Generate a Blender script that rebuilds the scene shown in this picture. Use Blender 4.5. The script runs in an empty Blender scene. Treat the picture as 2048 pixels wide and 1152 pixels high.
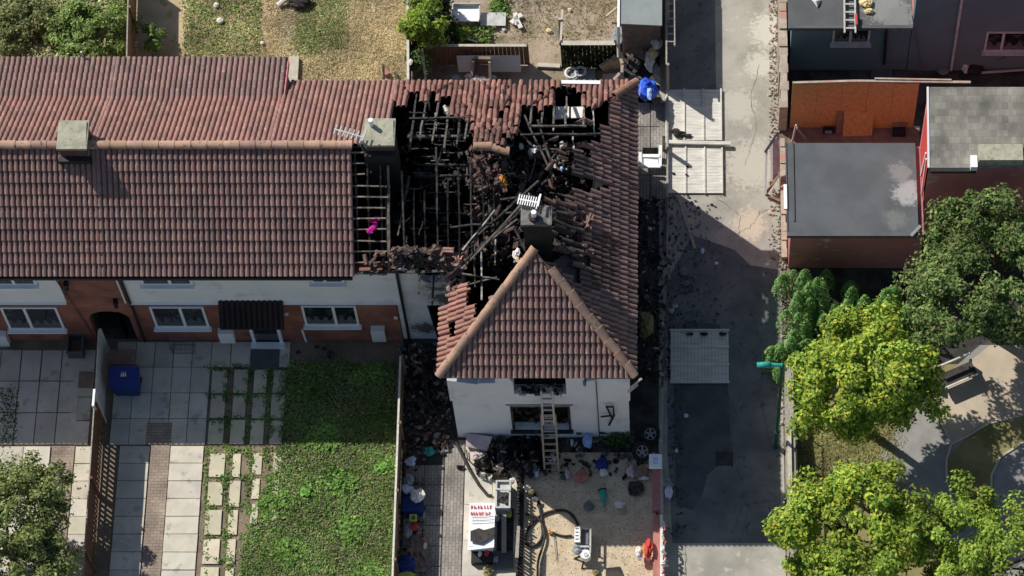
import bpy, bmesh, math, random
import numpy as np
from mathutils import Vector, Matrix, Euler
R = math.radians
random.seed(7); NR = np.random.default_rng(11)
C = bpy.context.scene.collection
SC = bpy.context.scene
# ---------------------------------------------------------------- camera, sky, sun, exposure
F_PX, PX0, PY0 = 6170.0, 1350.0, 576.0
TH = math.atan(2924/6170); DIST = 96.4
CAM = Vector((0, -DIST*math.sin(TH), DIST*math.cos(TH)))
FW = Vector((0, math.sin(TH), -math.cos(TH))); UP = Vector((0, math.cos(TH), math.sin(TH))); RT = Vector((1, 0, 0))
cam = bpy.data.objects.new('camera', bpy.data.cameras.new('camera')); C.objects.link(cam)
cam.location = CAM; cam.rotation_euler = (TH, 0, 0)
cam.data.sensor_width = 36; cam.data.lens = F_PX*36/2048; cam.data.shift_x = -(PX0-1024)/2048
cam.data.clip_end = 2000; SC.camera = cam
SUN = Vector((-4.3, 3.3, 5.0)).normalized()
w = bpy.data.worlds.new('World'); SC.world = w; w.use_nodes = True
nt = w.node_tree; bg = nt.nodes['Background']
sky = nt.nodes.new('ShaderNodeTexSky'); sky.sky_type = 'NISHITA'; sky.sun_disc = False
sky.sun_elevation = math.asin(SUN.z); sky.sun_rotation = math.atan2(SUN.x, SUN.y)
nt.links.new(sky.outputs[0], bg.inputs[0]); bg.inputs[1].default_value = 0.078
sl = bpy.data.lights.new('sun', 'SUN'); sl.energy = 4.7; sl.angle = R(0.5); sl.color = (1.0, 0.95, 0.87)
so = bpy.data.objects.new('sun', sl); C.objects.link(so)
so.rotation_euler = SUN.to_track_quat('Z', 'Y').to_euler(); so.location = (-30, 25, 40)
SC.view_settings.view_transform = 'Standard'; SC.view_settings.look = 'None'
SC.view_settings.exposure = 0.0; SC.view_settings.gamma = 1
# ---------------------------------------------------------------- measuring helpers (photo measurements -> metres)
def W(px, py, z=0.0):
    d = FW*F_PX + RT*(px-PX0) - UP*(py-PY0)
    return CAM + d*((z-CAM.z)/d.z)
def WY(px, py, y):
    d = FW*F_PX + RT*(px-PX0) - UP*(py-PY0)
    return CAM + d*((y-CAM.y)/d.y)
def PX(p):
    v = Vector(p)-CAM; s = F_PX/v.dot(FW)
    return PX0+v.dot(RT)*s, PY0-v.dot(UP)*s
def inpoly(x, y, poly):
    c = False; n = len(poly); j = n-1
    for i in range(n):
        xi, yi = poly[i]; xj, yj = poly[j]
        if (yi > y) != (yj > y) and x < (xj-xi)*(y-yi)/(yj-yi)+xi: c = not c
        j = i
    return c
def rnd(a, b): return random.uniform(a, b)
# ---------------------------------------------------------------- materials
def mat(name, col, col2=None, scale=3.0, rough=0.9, bump=0.0, bscale=None, attr=False, spec=0.3, detail=6, metal=0.0,
        lo=0.35, hi=0.65, third=None, tscale=12.0, stretch=None, trans=0.0, spots=()):
    m = bpy.data.materials.new(name); m.use_nodes = True; n = m.node_tree; N = n.nodes; L = n.links
    b = N['Principled BSDF']; b.inputs['Roughness'].default_value = rough
    b.inputs['Specular IOR Level'].default_value = spec; b.inputs['Metallic'].default_value = metal
    geo = N.new('ShaderNodeNewGeometry'); vec = geo.outputs['Position']
    if stretch:
        mp = N.new('ShaderNodeMapping'); mp.inputs['Scale'].default_value = stretch; L.new(vec, mp.inputs['Vector']); vec = mp.outputs[0]
    def noise(sc, dt=detail, r=0.6):
        t = N.new('ShaderNodeTexNoise'); t.inputs['Scale'].default_value = sc; t.inputs['Detail'].default_value = dt
        t.inputs['Roughness'].default_value = r; L.new(vec, t.inputs['Vector']); return t.outputs['Fac']
    def ramp(fac, lo, hi):
        r = N.new('ShaderNodeMapRange'); r.inputs['From Min'].default_value = lo; r.inputs['From Max'].default_value = hi
        r.interpolation_type = 'SMOOTHSTEP'; L.new(fac, r.inputs['Value']); return r.outputs[0]
    def mix(fac, a, c, mode='MIX'):
        x = N.new('ShaderNodeMix'); x.data_type = 'RGBA'; x.blend_type = mode
        if isinstance(fac, float): x.inputs['Factor'].default_value = fac
        else: L.new(fac, x.inputs['Factor'])
        for i, s in ((6, a), (7, c)):
            if isinstance(s, tuple): x.inputs[i].default_value = (*s[:3], 1)
            else: L.new(s, x.inputs[i])
        return x.outputs[2]
    out = tuple(col)
    if col2: out = mix(ramp(noise(scale), lo, hi), out, tuple(col2))
    if third: out = mix(ramp(noise(tscale, 4), 0.58, 0.68), out, tuple(third))
    for (sx, sy, sz, sr, sc) in spots:      # weathering marks of their own shape: ragged round patches fixed on the surface
        vd = N.new('ShaderNodeVectorMath'); vd.operation = 'DISTANCE'; L.new(geo.outputs['Position'], vd.inputs[0]); vd.inputs[1].default_value = (sx, sy, sz)
        m1 = N.new('ShaderNodeMath'); m1.operation = 'MULTIPLY_ADD'; L.new(vd.outputs['Value'], m1.inputs[0]); m1.inputs[1].default_value = -1/sr; m1.inputs[2].default_value = 1.0
        m2 = N.new('ShaderNodeMath'); m2.operation = 'MULTIPLY_ADD'; L.new(noise(7, 8, .75), m2.inputs[0]); m2.inputs[1].default_value = 2.2; m2.inputs[2].default_value = -1.25
        m3 = N.new('ShaderNodeMath'); m3.operation = 'ADD'; L.new(m1.outputs[0], m3.inputs[0]); L.new(m2.outputs[0], m3.inputs[1])
        out = mix(ramp(m3.outputs[0], .0, .45), out, tuple(sc))
    if attr:
        at = N.new('ShaderNodeAttribute'); at.attribute_name = 'Col'
        out = mix(1.0, out, at.outputs['Color'], 'MULTIPLY')
    if isinstance(out, tuple): b.inputs['Base Color'].default_value = (*out[:3], 1)
    else: L.new(out, b.inputs['Base Color'])
    if bump:
        bp = N.new('ShaderNodeBump'); bp.inputs['Strength'].default_value = bump; bp.inputs['Distance'].default_value = 0.03
        L.new(noise(bscale or scale*4, 5), bp.inputs['Height']); L.new(bp.outputs[0], b.inputs['Normal'])
    if trans:
        tr = N.new('ShaderNodeBsdfTranslucent'); ms = N.new('ShaderNodeMixShader'); ms.inputs[0].default_value = trans
        if isinstance(out, tuple): tr.inputs[0].default_value = (*out[:3], 1)
        else: L.new(out, tr.inputs[0])
        L.new(b.outputs[0], ms.inputs[1]); L.new(tr.outputs[0], ms.inputs[2])
        L.new(ms.outputs[0], N['Material Output'].inputs['Surface'])
    return m
def brickmat(name, c1, c2, mortar, scale, plane='XZ', bw=0.215, bh=0.075):
    m = mat(name, c1); n = m.node_tree; N = n.nodes; L = n.links; b = N['Principled BSDF']
    geo = N.new('ShaderNodeNewGeometry'); sp = N.new('ShaderNodeSeparateXYZ'); cb = N.new('ShaderNodeCombineXYZ')
    L.new(geo.outputs['Position'], sp.inputs[0]); L.new(sp.outputs[plane[0]], cb.inputs[0]); L.new(sp.outputs[plane[1]], cb.inputs[1])
    t = N.new('ShaderNodeTexBrick'); L.new(cb.outputs[0], t.inputs['Vector']); t.inputs['Scale'].default_value = 1.0
    t.inputs['Color1'].default_value = (*c1, 1); t.inputs['Color2'].default_value = (*c2, 1); t.inputs['Mortar'].default_value = (*mortar, 1)
    t.inputs['Brick Width'].default_value = bw; t.inputs['Row Height'].default_value = bh; t.inputs['Mortar Size'].default_value = 0.008*scale
    ns = N.new('ShaderNodeTexNoise'); ns.inputs['Scale'].default_value = 1.3; ns.inputs['Detail'].default_value = 6; L.new(geo.outputs['Position'], ns.inputs['Vector'])
    mr = N.new('ShaderNodeMapRange'); mr.inputs['From Min'].default_value = .3; mr.inputs['From Max'].default_value = .7
    mr.inputs['To Min'].default_value = .6; mr.inputs['To Max'].default_value = 1.25; L.new(ns.outputs['Fac'], mr.inputs['Value'])
    x = N.new('ShaderNodeMix'); x.data_type = 'RGBA'; x.blend_type = 'MULTIPLY'; x.inputs['Factor'].default_value = 1
    L.new(t.outputs['Color'], x.inputs[6]); L.new(mr.outputs[0], x.inputs[7]); L.new(x.outputs[2], b.inputs['Base Color'])
    return m
_s = lambda px, py, z, r, c: (*W(px, py, z), r, c)
M = {}
M['tile'] = mat('roof_tile', (.33,.20,.172), (.26,.172,.155), 1.2, .9, attr=True, bump=.35, bscale=60, third=(.40,.30,.25), tscale=6, spots=(_s(1110,470,6.6,1.5,(.09,.075,.07)), _s(840,520,5.4,1.6,(.12,.10,.09)), _s(1000,330,6.8,1.8,(.14,.10,.09)), _s(1150,340,6.4,1.0,(.14,.115,.11))))
M['ridge'] = mat('ridge_tile', (.52,.33,.23), (.38,.26,.21), 2.5, .9, attr=True, bump=.4, bscale=40, third=(.17,.14,.12), tscale=7)
M['char'] = mat('charred_timber', (.02,.018,.017), (.085,.08,.073), 7, .95, bump=.5, bscale=30)
M['ash'] = mat('ashy_timber', (.17,.158,.14), (.06,.055,.05), 5, .95, bump=.4, bscale=30)
M['batten'] = mat('scorched_batten', (.30,.25,.20), (.08,.065,.055), 4, .95)
M['white_beam'] = mat('pale_timber', (.62,.60,.56), (.2,.19,.18), 5, .9)
M['soot'] = mat('soot', (.006,.006,.006), (.018,.017,.016), 3, 1.0, spec=.05)
M['rubble'] = mat('rubble', (1,1,1), (.6,.6,.6), 6, .95, attr=True, bump=.5, bscale=25)
M['render_white'] = mat('white_render', (.88,.89,.90), (.82,.84,.85), 1.0, .9, bump=.15, bscale=70, third=(.72,.74,.74), tscale=1.3)
M['render_sooty'] = mat('sooty_render', (.86,.87,.88), (.68,.68,.68), 1.1, .95, spots=(_s(870,560,3.8,.6,(.12,.12,.12)), _s(850,660,.8,.6,(.14,.14,.14)), _s(895,600,3,.8,(.16,.16,.16))), bump=.2, bscale=60)
M['brick'] = brickmat('red_brick', (.36,.115,.075), (.26,.085,.06), (.28,.20,.16), 1)
M['brick_chimney'] = brickmat('chimney_brick', (.19,.085,.06), (.12,.065,.05), (.12,.10,.09), 1)
M['sootbrick'] = brickmat('sooty_chimney_brick', (.022,.02,.019), (.035,.03,.028), (.03,.03,.03), 1)
M['cap'] = mat('chimney_flaunching', (.46,.45,.35), (.34,.33,.25), 4, .95, bump=.5, bscale=25, third=(.26,.26,.2), tscale=6)
M['cap_sooty'] = mat('sooty_flaunching', (.24,.23,.21), (.12,.115,.11), 5, .95, bump=.4, bscale=25)
M['pvc'] = mat('white_plastic', (.90,.91,.92), None, rough=.45)
M['pvc_grey'] = mat('dirty_white_plastic', (.60,.60,.58), (.45,.45,.44), 5, .6)
M['black_pl'] = mat('black_plastic', (.02,.02,.022), None, rough=.5)
M['gutter'] = mat('dark_gutter', (.03,.03,.032), None, rough=.5)
M['glass'] = mat('window_glass', (.012,.017,.024), (.10,.11,.12), 3.2, .08, spec=.8, lo=.5, hi=.75)
M['concrete'] = mat('alley_concrete', (.44,.42,.365), (.30,.29,.25), .8, .95, bump=.4, bscale=18, detail=10, third=(.50,.475,.41), tscale=2.4, spots=(_s(1500,330,0,1.3,(.52,.49,.41)), _s(1475,210,0,.9,(.50,.475,.41)), _s(1540,60,0,1.0,(.58,.56,.49)), _s(1520,130,0,.7,(.56,.54,.47)), _s(1500,450,0,.8,(.56,.48,.38)), _s(1420,440,0,.7,(.33,.32,.29)), _s(1440,560,0,1.2,(.16,.165,.16)), _s(1545,480,0,.5,(.36,.35,.32))))
M['tarmac'] = mat('tarmac', (.12,.13,.135), (.20,.205,.20), .9, .95, detail=10, third=(.09,.095,.10), tscale=3.1, bump=.4, bscale=40)  # dark tone that paints the cast shadows onto the alley concrete
M['tarmac_dk'] = mat('fresh_tarmac', (.075,.083,.09), (.11,.117,.12), 1.6, .9, bump=.3, bscale=40)
M['soil'] = mat('soil', (.27,.21,.15), (.16,.13,.095), .9, 1.0, bump=.8, bscale=14, third=(.28,.23,.17), tscale=5)
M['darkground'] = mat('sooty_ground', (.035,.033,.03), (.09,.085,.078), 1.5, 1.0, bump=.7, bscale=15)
M['drygrass'] = mat('dry_grass_ground', (.60,.49,.31), (.42,.36,.20), .8, 1.0, bump=.8, bscale=25, third=(.25,.27,.10), tscale=1.3)
M['lawnbase'] = mat('lawn_soil', (.055,.075,.02), (.10,.10,.04), 1.5, 1.0, bump=.8, bscale=25)
M['slab'] = mat('paving_slab', (.66,.62,.52), (.55,.52,.44), 1.6, .9, attr=True, bump=.2, bscale=35, third=(.42,.40,.34), tscale=2.2)
M['setts'] = brickmat('brick_paving', (.40,.32,.26), (.33,.26,.21), (.20,.17,.13), 1, 'XY', .2, .1)
M['setts_grey'] = brickmat('grey_brick_paving', (.36,.33,.29), (.27,.25,.23), (.16,.15,.13), 1, 'YX', .2, .1)
M['yardsoil'] = mat('bare_yard_soil', (.46,.37,.28), (.30,.24,.17), 1.1, 1.0, bump=.9, bscale=18, detail=10, third=(.17,.16,.08), tscale=2.2)
M['patio'] = mat('grey_patio', (.27,.26,.24), (.17,.165,.155), 1.3, .95, bump=.4, bscale=20)
M['gravel'] = mat('sandy_gravel', (.70,.58,.41), (.56,.45,.31), 2.2, 1.0, bump=.9, bscale=30, third=(.66,.56,.42), tscale=9)
M['fence'] = mat('brown_fence', (.24,.12,.075), (.09,.05,.035), 4, .9, stretch=(8,8,.8))
M['fence_grey'] = mat('weathered_fence', (.45,.42,.36), (.28,.26,.22), 3, .95, stretch=(6,6,.8))
M['fence_pale'] = mat('sunbleached_fence', (.74,.72,.65), (.58,.56,.50), 1.8, .95, bump=.3, bscale=20, stretch=(1,5,1))
M['fence_brown2'] = mat('old_timber', (.33,.21,.13), (.20,.135,.095), 3, .95, stretch=(8,8,.7))
M['osb'] = mat('chipboard', (.64,.37,.15), (.50,.28,.105), 9, .9, third=(.72,.46,.21), tscale=22)
M['maroon'] = mat('maroon_painted_wall', (.58,.22,.22), (.44,.17,.18), .7, .85, third=(.60,.38,.37), tscale=1.4, bump=.2, bscale=30)
M['red'] = mat('bright_red_paint', (.62,.06,.05), (.5,.07,.06), 3, .7)
M['pink'] = mat('faded_red_paint', (.55,.22,.19), (.40,.17,.14), 2, .9)
M['felt'] = mat('grey_roof_felt', (.19,.205,.215), (.155,.168,.18), 1.0, .9, bump=.25, bscale=50)
_s = lambda px, py, z, r, c: (*W(px, py, z), r, c)
M['felt_garage'] = mat('stained_garage_felt', (.125,.137,.148), (.10,.11,.12), 1.0, .9, bump=.25, bscale=50, spots=(_s(1815,385,2.5,.62,(.36,.37,.37)), _s(1800,345,2.5,.5,(.22,.23,.23)), _s(1790,440,2.5,.5,(.17,.18,.18))))
M['felt_ext'] = mat('stained_extension_felt', (.12,.127,.13), (.095,.10,.105), 1.0, .9, bump=.25, bscale=50, spots=(_s(1775,15,2.9,1.0,(.26,.265,.26)), _s(1800,35,2.9,.7,(.22,.225,.22))))
M['felt_dk'] = mat('dark_roof_felt', (.095,.10,.105), (.13,.135,.14), 1.2, .9, bump=.25, bscale=50)
M['felt_lt'] = mat('pale_roof_sheet', (.30,.33,.33), (.25,.275,.28), 1.2, .8)
M['slategrey'] = mat('dark_grey_render', (.14,.215,.25), (.12,.18,.215), .7, .85, bump=.15, bscale=50)
M['shingle'] = brickmat('felt_shingles', (.36,.34,.29), (.25,.235,.205), (.22,.21,.18), .6, 'XY', .17, .20)
M['wallpale'] = mat('pale_brick_wall_top', (.50,.42,.34), (.36,.30,.25), 3, .95, third=(.55,.25,.18), tscale=3, bump=.4, bscale=20)
M['blue_bin'] = mat('blue_plastic', (.012,.04,.22), (.01,.035,.18), 3, .5)
M['blue'] = mat('blue_tarpaulin', (.015,.06,.55), (.05,.16,.75), 4, .4)
M['skyblue'] = mat('light_blue_cloth', (.25,.42,.75), (.4,.55,.8), 6, .7)
M['teal'] = mat('teal_paint', (.03,.30,.26), (.05,.38,.33), 5, .5)
M['green_post'] = mat('dark_green_paint', (.01,.07,.055), None, rough=.5)
M['alu'] = mat('aluminium', (.62,.60,.56), (.5,.48,.44), 8, .5, metal=.2)
M['magenta'] = mat('magenta_cloth', (.75,.015,.22), (.35,.01,.28), 6, .8)
M['orange'] = mat('orange_cloth', (.62,.25,.05), (.5,.18,.04), 6, .8)
M['yellow'] = mat('yellow_foam', (.70,.55,.25), (.8,.66,.4), 6, .9)
M['lime'] = mat('lime_plastic', (.5,.6,.12), None, rough=.6)
M['rag'] = mat('white_cloth', (.82,.80,.76), (.66,.63,.58), 5, .9, bump=.4, bscale=10)
M['bag'] = mat('pale_blue_bag', (.50,.58,.78), (.7,.74,.85), 5, .5)
M['buff'] = mat('buff_upholstery', (.45,.36,.29), (.38,.30,.24), 5, .9)
M['dkcloth'] = mat('dark_cloth', (.04,.037,.035), (.08,.07,.065), 5, .95)
M['brownboard'] = mat('brown_board', (.28,.20,.155), (.21,.15,.12), 4, .9)
M['pinkcloth'] = mat('pale_pink_cloth', (.62,.52,.53), (.52,.42,.43), 4, .9)
M['hose'] = mat('black_hose', (.025,.023,.022), (.05,.045,.04), 8, .7)
M['tyre'] = mat('tyre_rubber', (.02,.02,.02), None, rough=.9)
M['bark'] = mat('bark', (.13,.10,.07), (.07,.055,.04), 8, .95, bump=.6, bscale=20)
M['char2'] = mat('sooty_tangle', (.015,.014,.013), (.06,.055,.05), 9, .95, bump=.5, bscale=30)
M['leaf'] = mat('leaf', (1,1,1), None, rough=.6, attr=True, spec=.08, trans=.25)
M['skin'] = mat('skin', (.48,.30,.22), None, rough=.6)
M['pathgrey'] = mat('park_tarmac_path', (.27,.265,.25), (.33,.32,.30), 2, .95, bump=.3, bscale=40)
M['pathtan'] = mat('park_buff_path', (.56,.47,.36), (.47,.40,.30), 1.2, .95, bump=.3, bscale=40)
M['kerb'] = mat('pale_kerb', (.58,.53,.44), (.48,.44,.36), 4, .9)
M['playmat'] = mat('yellowed_turf', (.30,.26,.12), (.17,.17,.06), 1.0, 1.0, bump=.7, bscale=25)
# ---------------------------------------------------------------- mesh builder
def worldloc(o):
    v = Vector((0, 0, 0))
    while o: v += o.location; o = o.parent
    return v
class MB:
    def __init__(s): s.v = []; s.f = []; s.c = []
    def add(s, vs, fs, col=(1,1,1)):
        k = len(s.v); s.v += [tuple(p) for p in vs]
        for f in fs: s.f.append(tuple(i+k for i in f)); s.c.append(col)
    def box(s, a, b, col=(1,1,1), rot=0.0, tilt=(0,0)):
        (x0,y0,z0), (x1,y1,z1) = a, b
        vs = [Vector(p) for p in ((x0,y0,z0),(x1,y0,z0),(x1,y1,z0),(x0,y1,z0),(x0,y0,z1),(x1,y0,z1),(x1,y1,z1),(x0,y1,z1))]
        if rot or tilt != (0,0):
            c = Vector(((x0+x1)/2,(y0+y1)/2,(z0+z1)/2)); m = Euler((tilt[0],tilt[1],rot)).to_matrix()
            vs = [c+m@(p-c) for p in vs]
        s.add(vs, BF, col); return s
    def beam(s, p, q, wd, ht, col=(1,1,1), up=Vector((0,0,1))):
        p = Vector(p); q = Vector(q); d = (q-p).normalized()
        if abs(d.dot(up)) > .98: up = Vector((0,1,0))
        sd = d.cross(up).normalized(); u = sd.cross(d)
        vs = [o+sd*a*wd/2+u*b*ht/2 for o in (p,q) for a,b in ((-1,-1),(1,-1),(1,1),(-1,1))]
        s.add(vs, [(0,3,2,1),(4,5,6,7),(0,1,5,4),(1,2,6,5),(2,3,7,6),(3,0,4,7)], col); return s
    def tube(s, pts, r, n=8, col=(1,1,1), r2=None, cap=True):
        pts = [Vector(p) for p in pts]; k = len(s.v); m = len(pts)
        for i, p in enumerate(pts):
            d = (pts[min(i+1,m-1)]-pts[max(i-1,0)]).normalized()
            u = Vector((0,0,1)) if abs(d.z) < .95 else Vector((0,1,0))
            sd = d.cross(u).normalized(); u = sd.cross(d)
            rr = r if r2 is None else r+(r2-r)*i/(m-1)
            for j in range(n):
                a = 2*math.pi*j/n; s.v.append(tuple(p+sd*math.cos(a)*rr+u*math.sin(a)*rr))
        for i in range(m-1):
            for j in range(n):
                a = k+i*n+j; b = k+i*n+(j+1)%n; s.f.append((a,b,b+n,a+n)); s.c.append(col)
        if cap:
            s.f.append(tuple(k+j for j in range(n))[::-1]); s.c.append(col)
            s.f.append(tuple(k+(m-1)*n+j for j in range(n))); s.c.append(col)
        return s
    def cyl(s, c, r, z0, z1, n=16, col=(1,1,1), r2=None):
        return s.tube([(c[0],c[1],z0),(c[0],c[1],z1)], r, n, col, r2 if r2 is not None else r)
    def sheet(s, pts, z=None, col=(1,1,1)):
        s.add([(p[0],p[1],z if z is not None else p[2]) for p in pts], [tuple(range(len(pts)))], col); return s
    def slab(s, pts, t, col=(1,1,1)):       # polygon with thickness t below it
        n = len(pts); pts = [Vector(p) for p in pts]
        nn = sum(((pts[i]-pts[0]).cross(pts[(i+1)]-pts[0]) for i in range(1,n-1)), Vector())
        nn = nn.normalized()
        if nn.z < 0: pts = pts[::-1]; nn = -nn
        lo = [p-nn*t for p in pts]
        s.add(pts+lo, [tuple(range(n)), tuple(range(2*n-1,n-1,-1))]+[(i,i+n,(i+1)%n+n,(i+1)%n) for i in range(n)], col); return s
    def ball(s, c, r, nu=10, nv=6, col=(1,1,1), jit=0.0, sc=(1,1,1)):
        k = len(s.v); c = Vector(c)
        for i in range(nv+1):
            t = math.pi*i/nv
            for j in range(nu):
                a = 2*math.pi*j/nu; q = r*(1+rnd(-jit,jit))
                s.v.append((c.x+q*sc[0]*math.sin(t)*math.cos(a), c.y+q*sc[1]*math.sin(t)*math.sin(a), c.z+q*sc[2]*math.cos(t)))
        for i in range(nv):
            for j in range(nu):
                s.f.append((k+i*nu+j, k+(i+1)*nu+j, k+(i+1)*nu+(j+1)%nu, k+i*nu+(j+1)%nu)); s.c.append(col)
        return s
    def build(s, name, m, parent=None, smooth=False, **tags):
        me = bpy.data.meshes.new(name); base = Vector((0,0,0))
        if parent is not None: base = worldloc(parent)
        elif tags.pop('origin', True):
            a = np.array(s.v); base = Vector(((a[:,0].min()+a[:,0].max())/2, (a[:,1].min()+a[:,1].max())/2, a[:,2].min()))
        vv = (np.array(s.v)-np.array(base)).tolist()
        me.from_pydata(vv, [], s.f); me.validate(); 
        if len(me.polygons) == len(s.f):
            at = me.color_attributes.new('Col', 'FLOAT_COLOR', 'CORNER')
            ln = np.zeros(len(s.f), int); me.polygons.foreach_get('loop_total', ln)
            cc = np.ones((len(s.f), 4)); cc[:, :3] = np.array(s.c); at.data.foreach_set('color', np.repeat(cc, ln, axis=0).ravel())
        if smooth: me.polygons.foreach_set('use_smooth', [True]*len(me.polygons))
        me.materials.append(M[m] if isinstance(m, str) else m); me.update()
        o = bpy.data.objects.new(name, me); C.objects.link(o)
        if parent is not None: o.parent = parent
        else: o.location = base
        for k, v in tags.items(): o[k] = v
        return o
BF = [(0,3,2,1),(4,5,6,7),(0,1,5,4),(1,2,6,5),(2,3,7,6),(3,0,4,7)]
def BX(*a, **k): return MB().box(*a, **k)
def root(name, loc, label, cat, group=None):
    o = bpy.data.objects.new(name, None); C.objects.link(o); o.location = Vector(loc); o.empty_display_size = .3
    o['label'] = label; o['category'] = cat
    if group: o['group'] = group
    return o
def copy_thing(src, loc, rz=0, label=None):
    r = src.copy(); C.objects.link(r); r.location = Vector(loc); r.rotation_euler = (0,0,rz)
    if label: r['label'] = label
    for ch in list(src.children):
        c = ch.copy(); C.objects.link(c); c.parent = r
        for g in list(ch.children):
            d = g.copy(); C.objects.link(d); d.parent = c
    return r
def struct(name, mb, m): return mb.build(name, m, origin=True, kind='structure')
def T(o, label, cat, group=None, kind=None):
    o['label'] = label; o['category'] = cat
    if group: o['group'] = group
    if kind: o['kind'] = kind
    return o
# fast leaf clouds: one bent kite per leaf
def leaves(name, P, N, size, cols, m, parent=None, jit=.7, asp=.55, **tags):
    n = len(P); d = N+NR.normal(0, jit, (n,3)); d /= np.linalg.norm(d, axis=1, keepdims=True)+1e-9
    a = NR.normal(0, 1, (n,3)); a -= (a*d).sum(1, keepdims=True)*d; a /= np.linalg.norm(a, axis=1, keepdims=True)+1e-9
    b = np.cross(d, a); s = (size*NR.uniform(.6, 1.3, n))[:,None] if np.isscalar(size) else (size*NR.uniform(.6,1.3,n))[:,None]
    V = np.stack([P-a*s*.5, P+b*s*asp*.5+a*s*.05-d*s*.12, P+a*s*.5-d*s*.05, P-b*s*asp*.5+a*s*.05-d*s*.12], 1).reshape(-1,3)
    base = np.array(worldloc(parent)) if parent is not None else np.array([V[:,0].mean(), V[:,1].mean(), V[:,2].min()])
    V = V-base; me = bpy.data.meshes.new(name); me.vertices.add(4*n); me.vertices.foreach_set('co', V.ravel())
    me.loops.add(6*n); q = np.arange(n)[:,None]*4
    me.loops.foreach_set('vertex_index', np.concatenate([q+np.array([0,1,2]), q+np.array([0,2,3])], 1).ravel())
    me.polygons.add(2*n); me.polygons.foreach_set('loop_start', np.arange(2*n)*3)
    me.update(calc_edges=True)
    at = me.color_attributes.new('Col', 'FLOAT_COLOR', 'CORNER'); cc = np.ones((n,4)); cc[:,:3] = cols
    at.data.foreach_set('color', np.repeat(cc, 6, axis=0).ravel()); me.materials.append(M[m])
    o = bpy.data.objects.new(name, me); C.objects.link(o)
    if parent is not None: o.parent = parent
    else: o.location = base
    for k, v in tags.items(): o[k] = v
    return o
def palette(n, cols, var=.25):
    cols = np.array(cols); c = cols[NR.integers(0, len(cols), n)]*NR.uniform(1-var, 1+var, (n,1)); return np.clip(c, 0, 1)
# ================================================================ GROUND
def rect(px0, py0, px1, py1): 
    a = W(px0, (py0+py1)/2, 0); b = W(px1, (py0+py1)/2, 0); return a.x, W(px0, py1, 0).y, b.x, W(px0, py0, 0).y
def polyG(pts, z): return [(W(x,y,z).x, W(x,y,z).y, z) for x,y in pts]
struct('ground', MB().sheet([(-300,-300),(300,-300),(300,300),(-300,300)], -.02), 'soil')
struct('alley_road', MB().sheet([(-.5,-60),(3.32,-60),(3.32,60),(-.5,60)], .0), 'concrete')
mb = MB(); mb.add(polyG([(1335,560),(1385,470),(1470,500),(1500,530),(1560,540),(1562,1086),(1345,1086),(1335,900)], .004), [tuple(range(8))]); struct('alley_house_shadow', mb, 'tarmac')  # dark sheet painting the burnt house's cast shadow over the concrete
mb = MB(); mb.add(polyG([(1345,690),(1370,640),(1440,650),(1452,730),(1458,800),(1463,900),(1435,930),(1415,950),(1405,990),(1385,1020),(1352,1010)], .008), [tuple(range(11))]); struct('alley_tarmac_patch', mb, 'tarmac_dk')
mb = MB(); mb.add(polyG([(1336,0),(1430,0),(1432,185),(1336,185)], .004), [(0,1,2,3)]); struct('alley_fence_shadow', mb, 'tarmac')  # dark strip painted where the standing alley fence throws its shadow
cr = MB()
def crack(pts, wd=.010):
    q = []
    for (a, b), (c, d) in zip(pts[:-1], pts[1:]):
        for k in range(6): q.append(W(a+(c-a)*k/6+rnd(-2.5,2.5), b+(d-b)*k/6+rnd(-2.5,2.5), 0))
    q.append(W(*pts[-1], 0))
    for a, b in zip(q[:-1], q[1:]):
        s = (b-a).cross(Vector((0,0,1))).normalized()*wd*rnd(.4,1.0)/2; cr.add([(p.x,p.y,.0125) for p in (a-s,a+s,b+s,b-s)], [(0,1,2,3)])
for pts in ([(1455,480),(1500,455),(1520,425),(1550,415)],[(1520,130),(1500,190),(1515,260),(1490,330)],[(1350,1110),(1372,1106),(1372,1152)],[(1372,1088),(1372,1150)],[(1440,760),(1470,820),(1463,900),(1490,980),(1470,1060)],[(1500,620),(1530,700),(1520,800),(1545,900)],[(1480,560),(1440,600),(1400,590)],[(1430,390),(1480,430),(1478,470)],[(1560,1000),(1500,1010),(1480,1085)]): crack(pts)
struct('alley_cracks', cr, 'darkground')
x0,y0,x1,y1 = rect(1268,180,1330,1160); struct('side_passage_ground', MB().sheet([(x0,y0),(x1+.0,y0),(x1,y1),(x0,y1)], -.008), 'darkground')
# gardens behind the terrace
yb = 4.0
def gsheet(name, x0, x1, y0, y1, m, z): struct(name, MB().sheet([(x0,y0),(x1,y0),(x1,y1),(x0,y1)], z), m)
XF = {k: W(k, 60, 0).x for k in (0, 262, 370, 562, 595, 815, 840, 1240)}
gsheet('back_lawn_far', -40, XF[262], 3.2, 40, 'lawnbase', -.012)
gsheet('back_garden_grass', XF[262], XF[815], 3.2, 40, 'drygrass', -.012)
gsheet('garden_path', W(562,60,0).x, W(594,60,0).x, 4.2, 40, 'kerb', -.004)
gsheet('back_yard_ground', XF[815], XF[1240]-.0, 6.9, 40, 'yardsoil', -.012)
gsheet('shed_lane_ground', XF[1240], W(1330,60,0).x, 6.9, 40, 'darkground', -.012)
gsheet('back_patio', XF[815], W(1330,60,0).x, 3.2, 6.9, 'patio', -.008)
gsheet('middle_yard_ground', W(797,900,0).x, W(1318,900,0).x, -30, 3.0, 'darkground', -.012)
# gravel garden in front of the burnt house
mb = MB(); mb.add(polyG([(1050,905),(1310,905),(1316,1400),(1040,1400)], -.004), [(0,1,2,3)]); struct('gravel_bed', mb, 'gravel')
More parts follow.
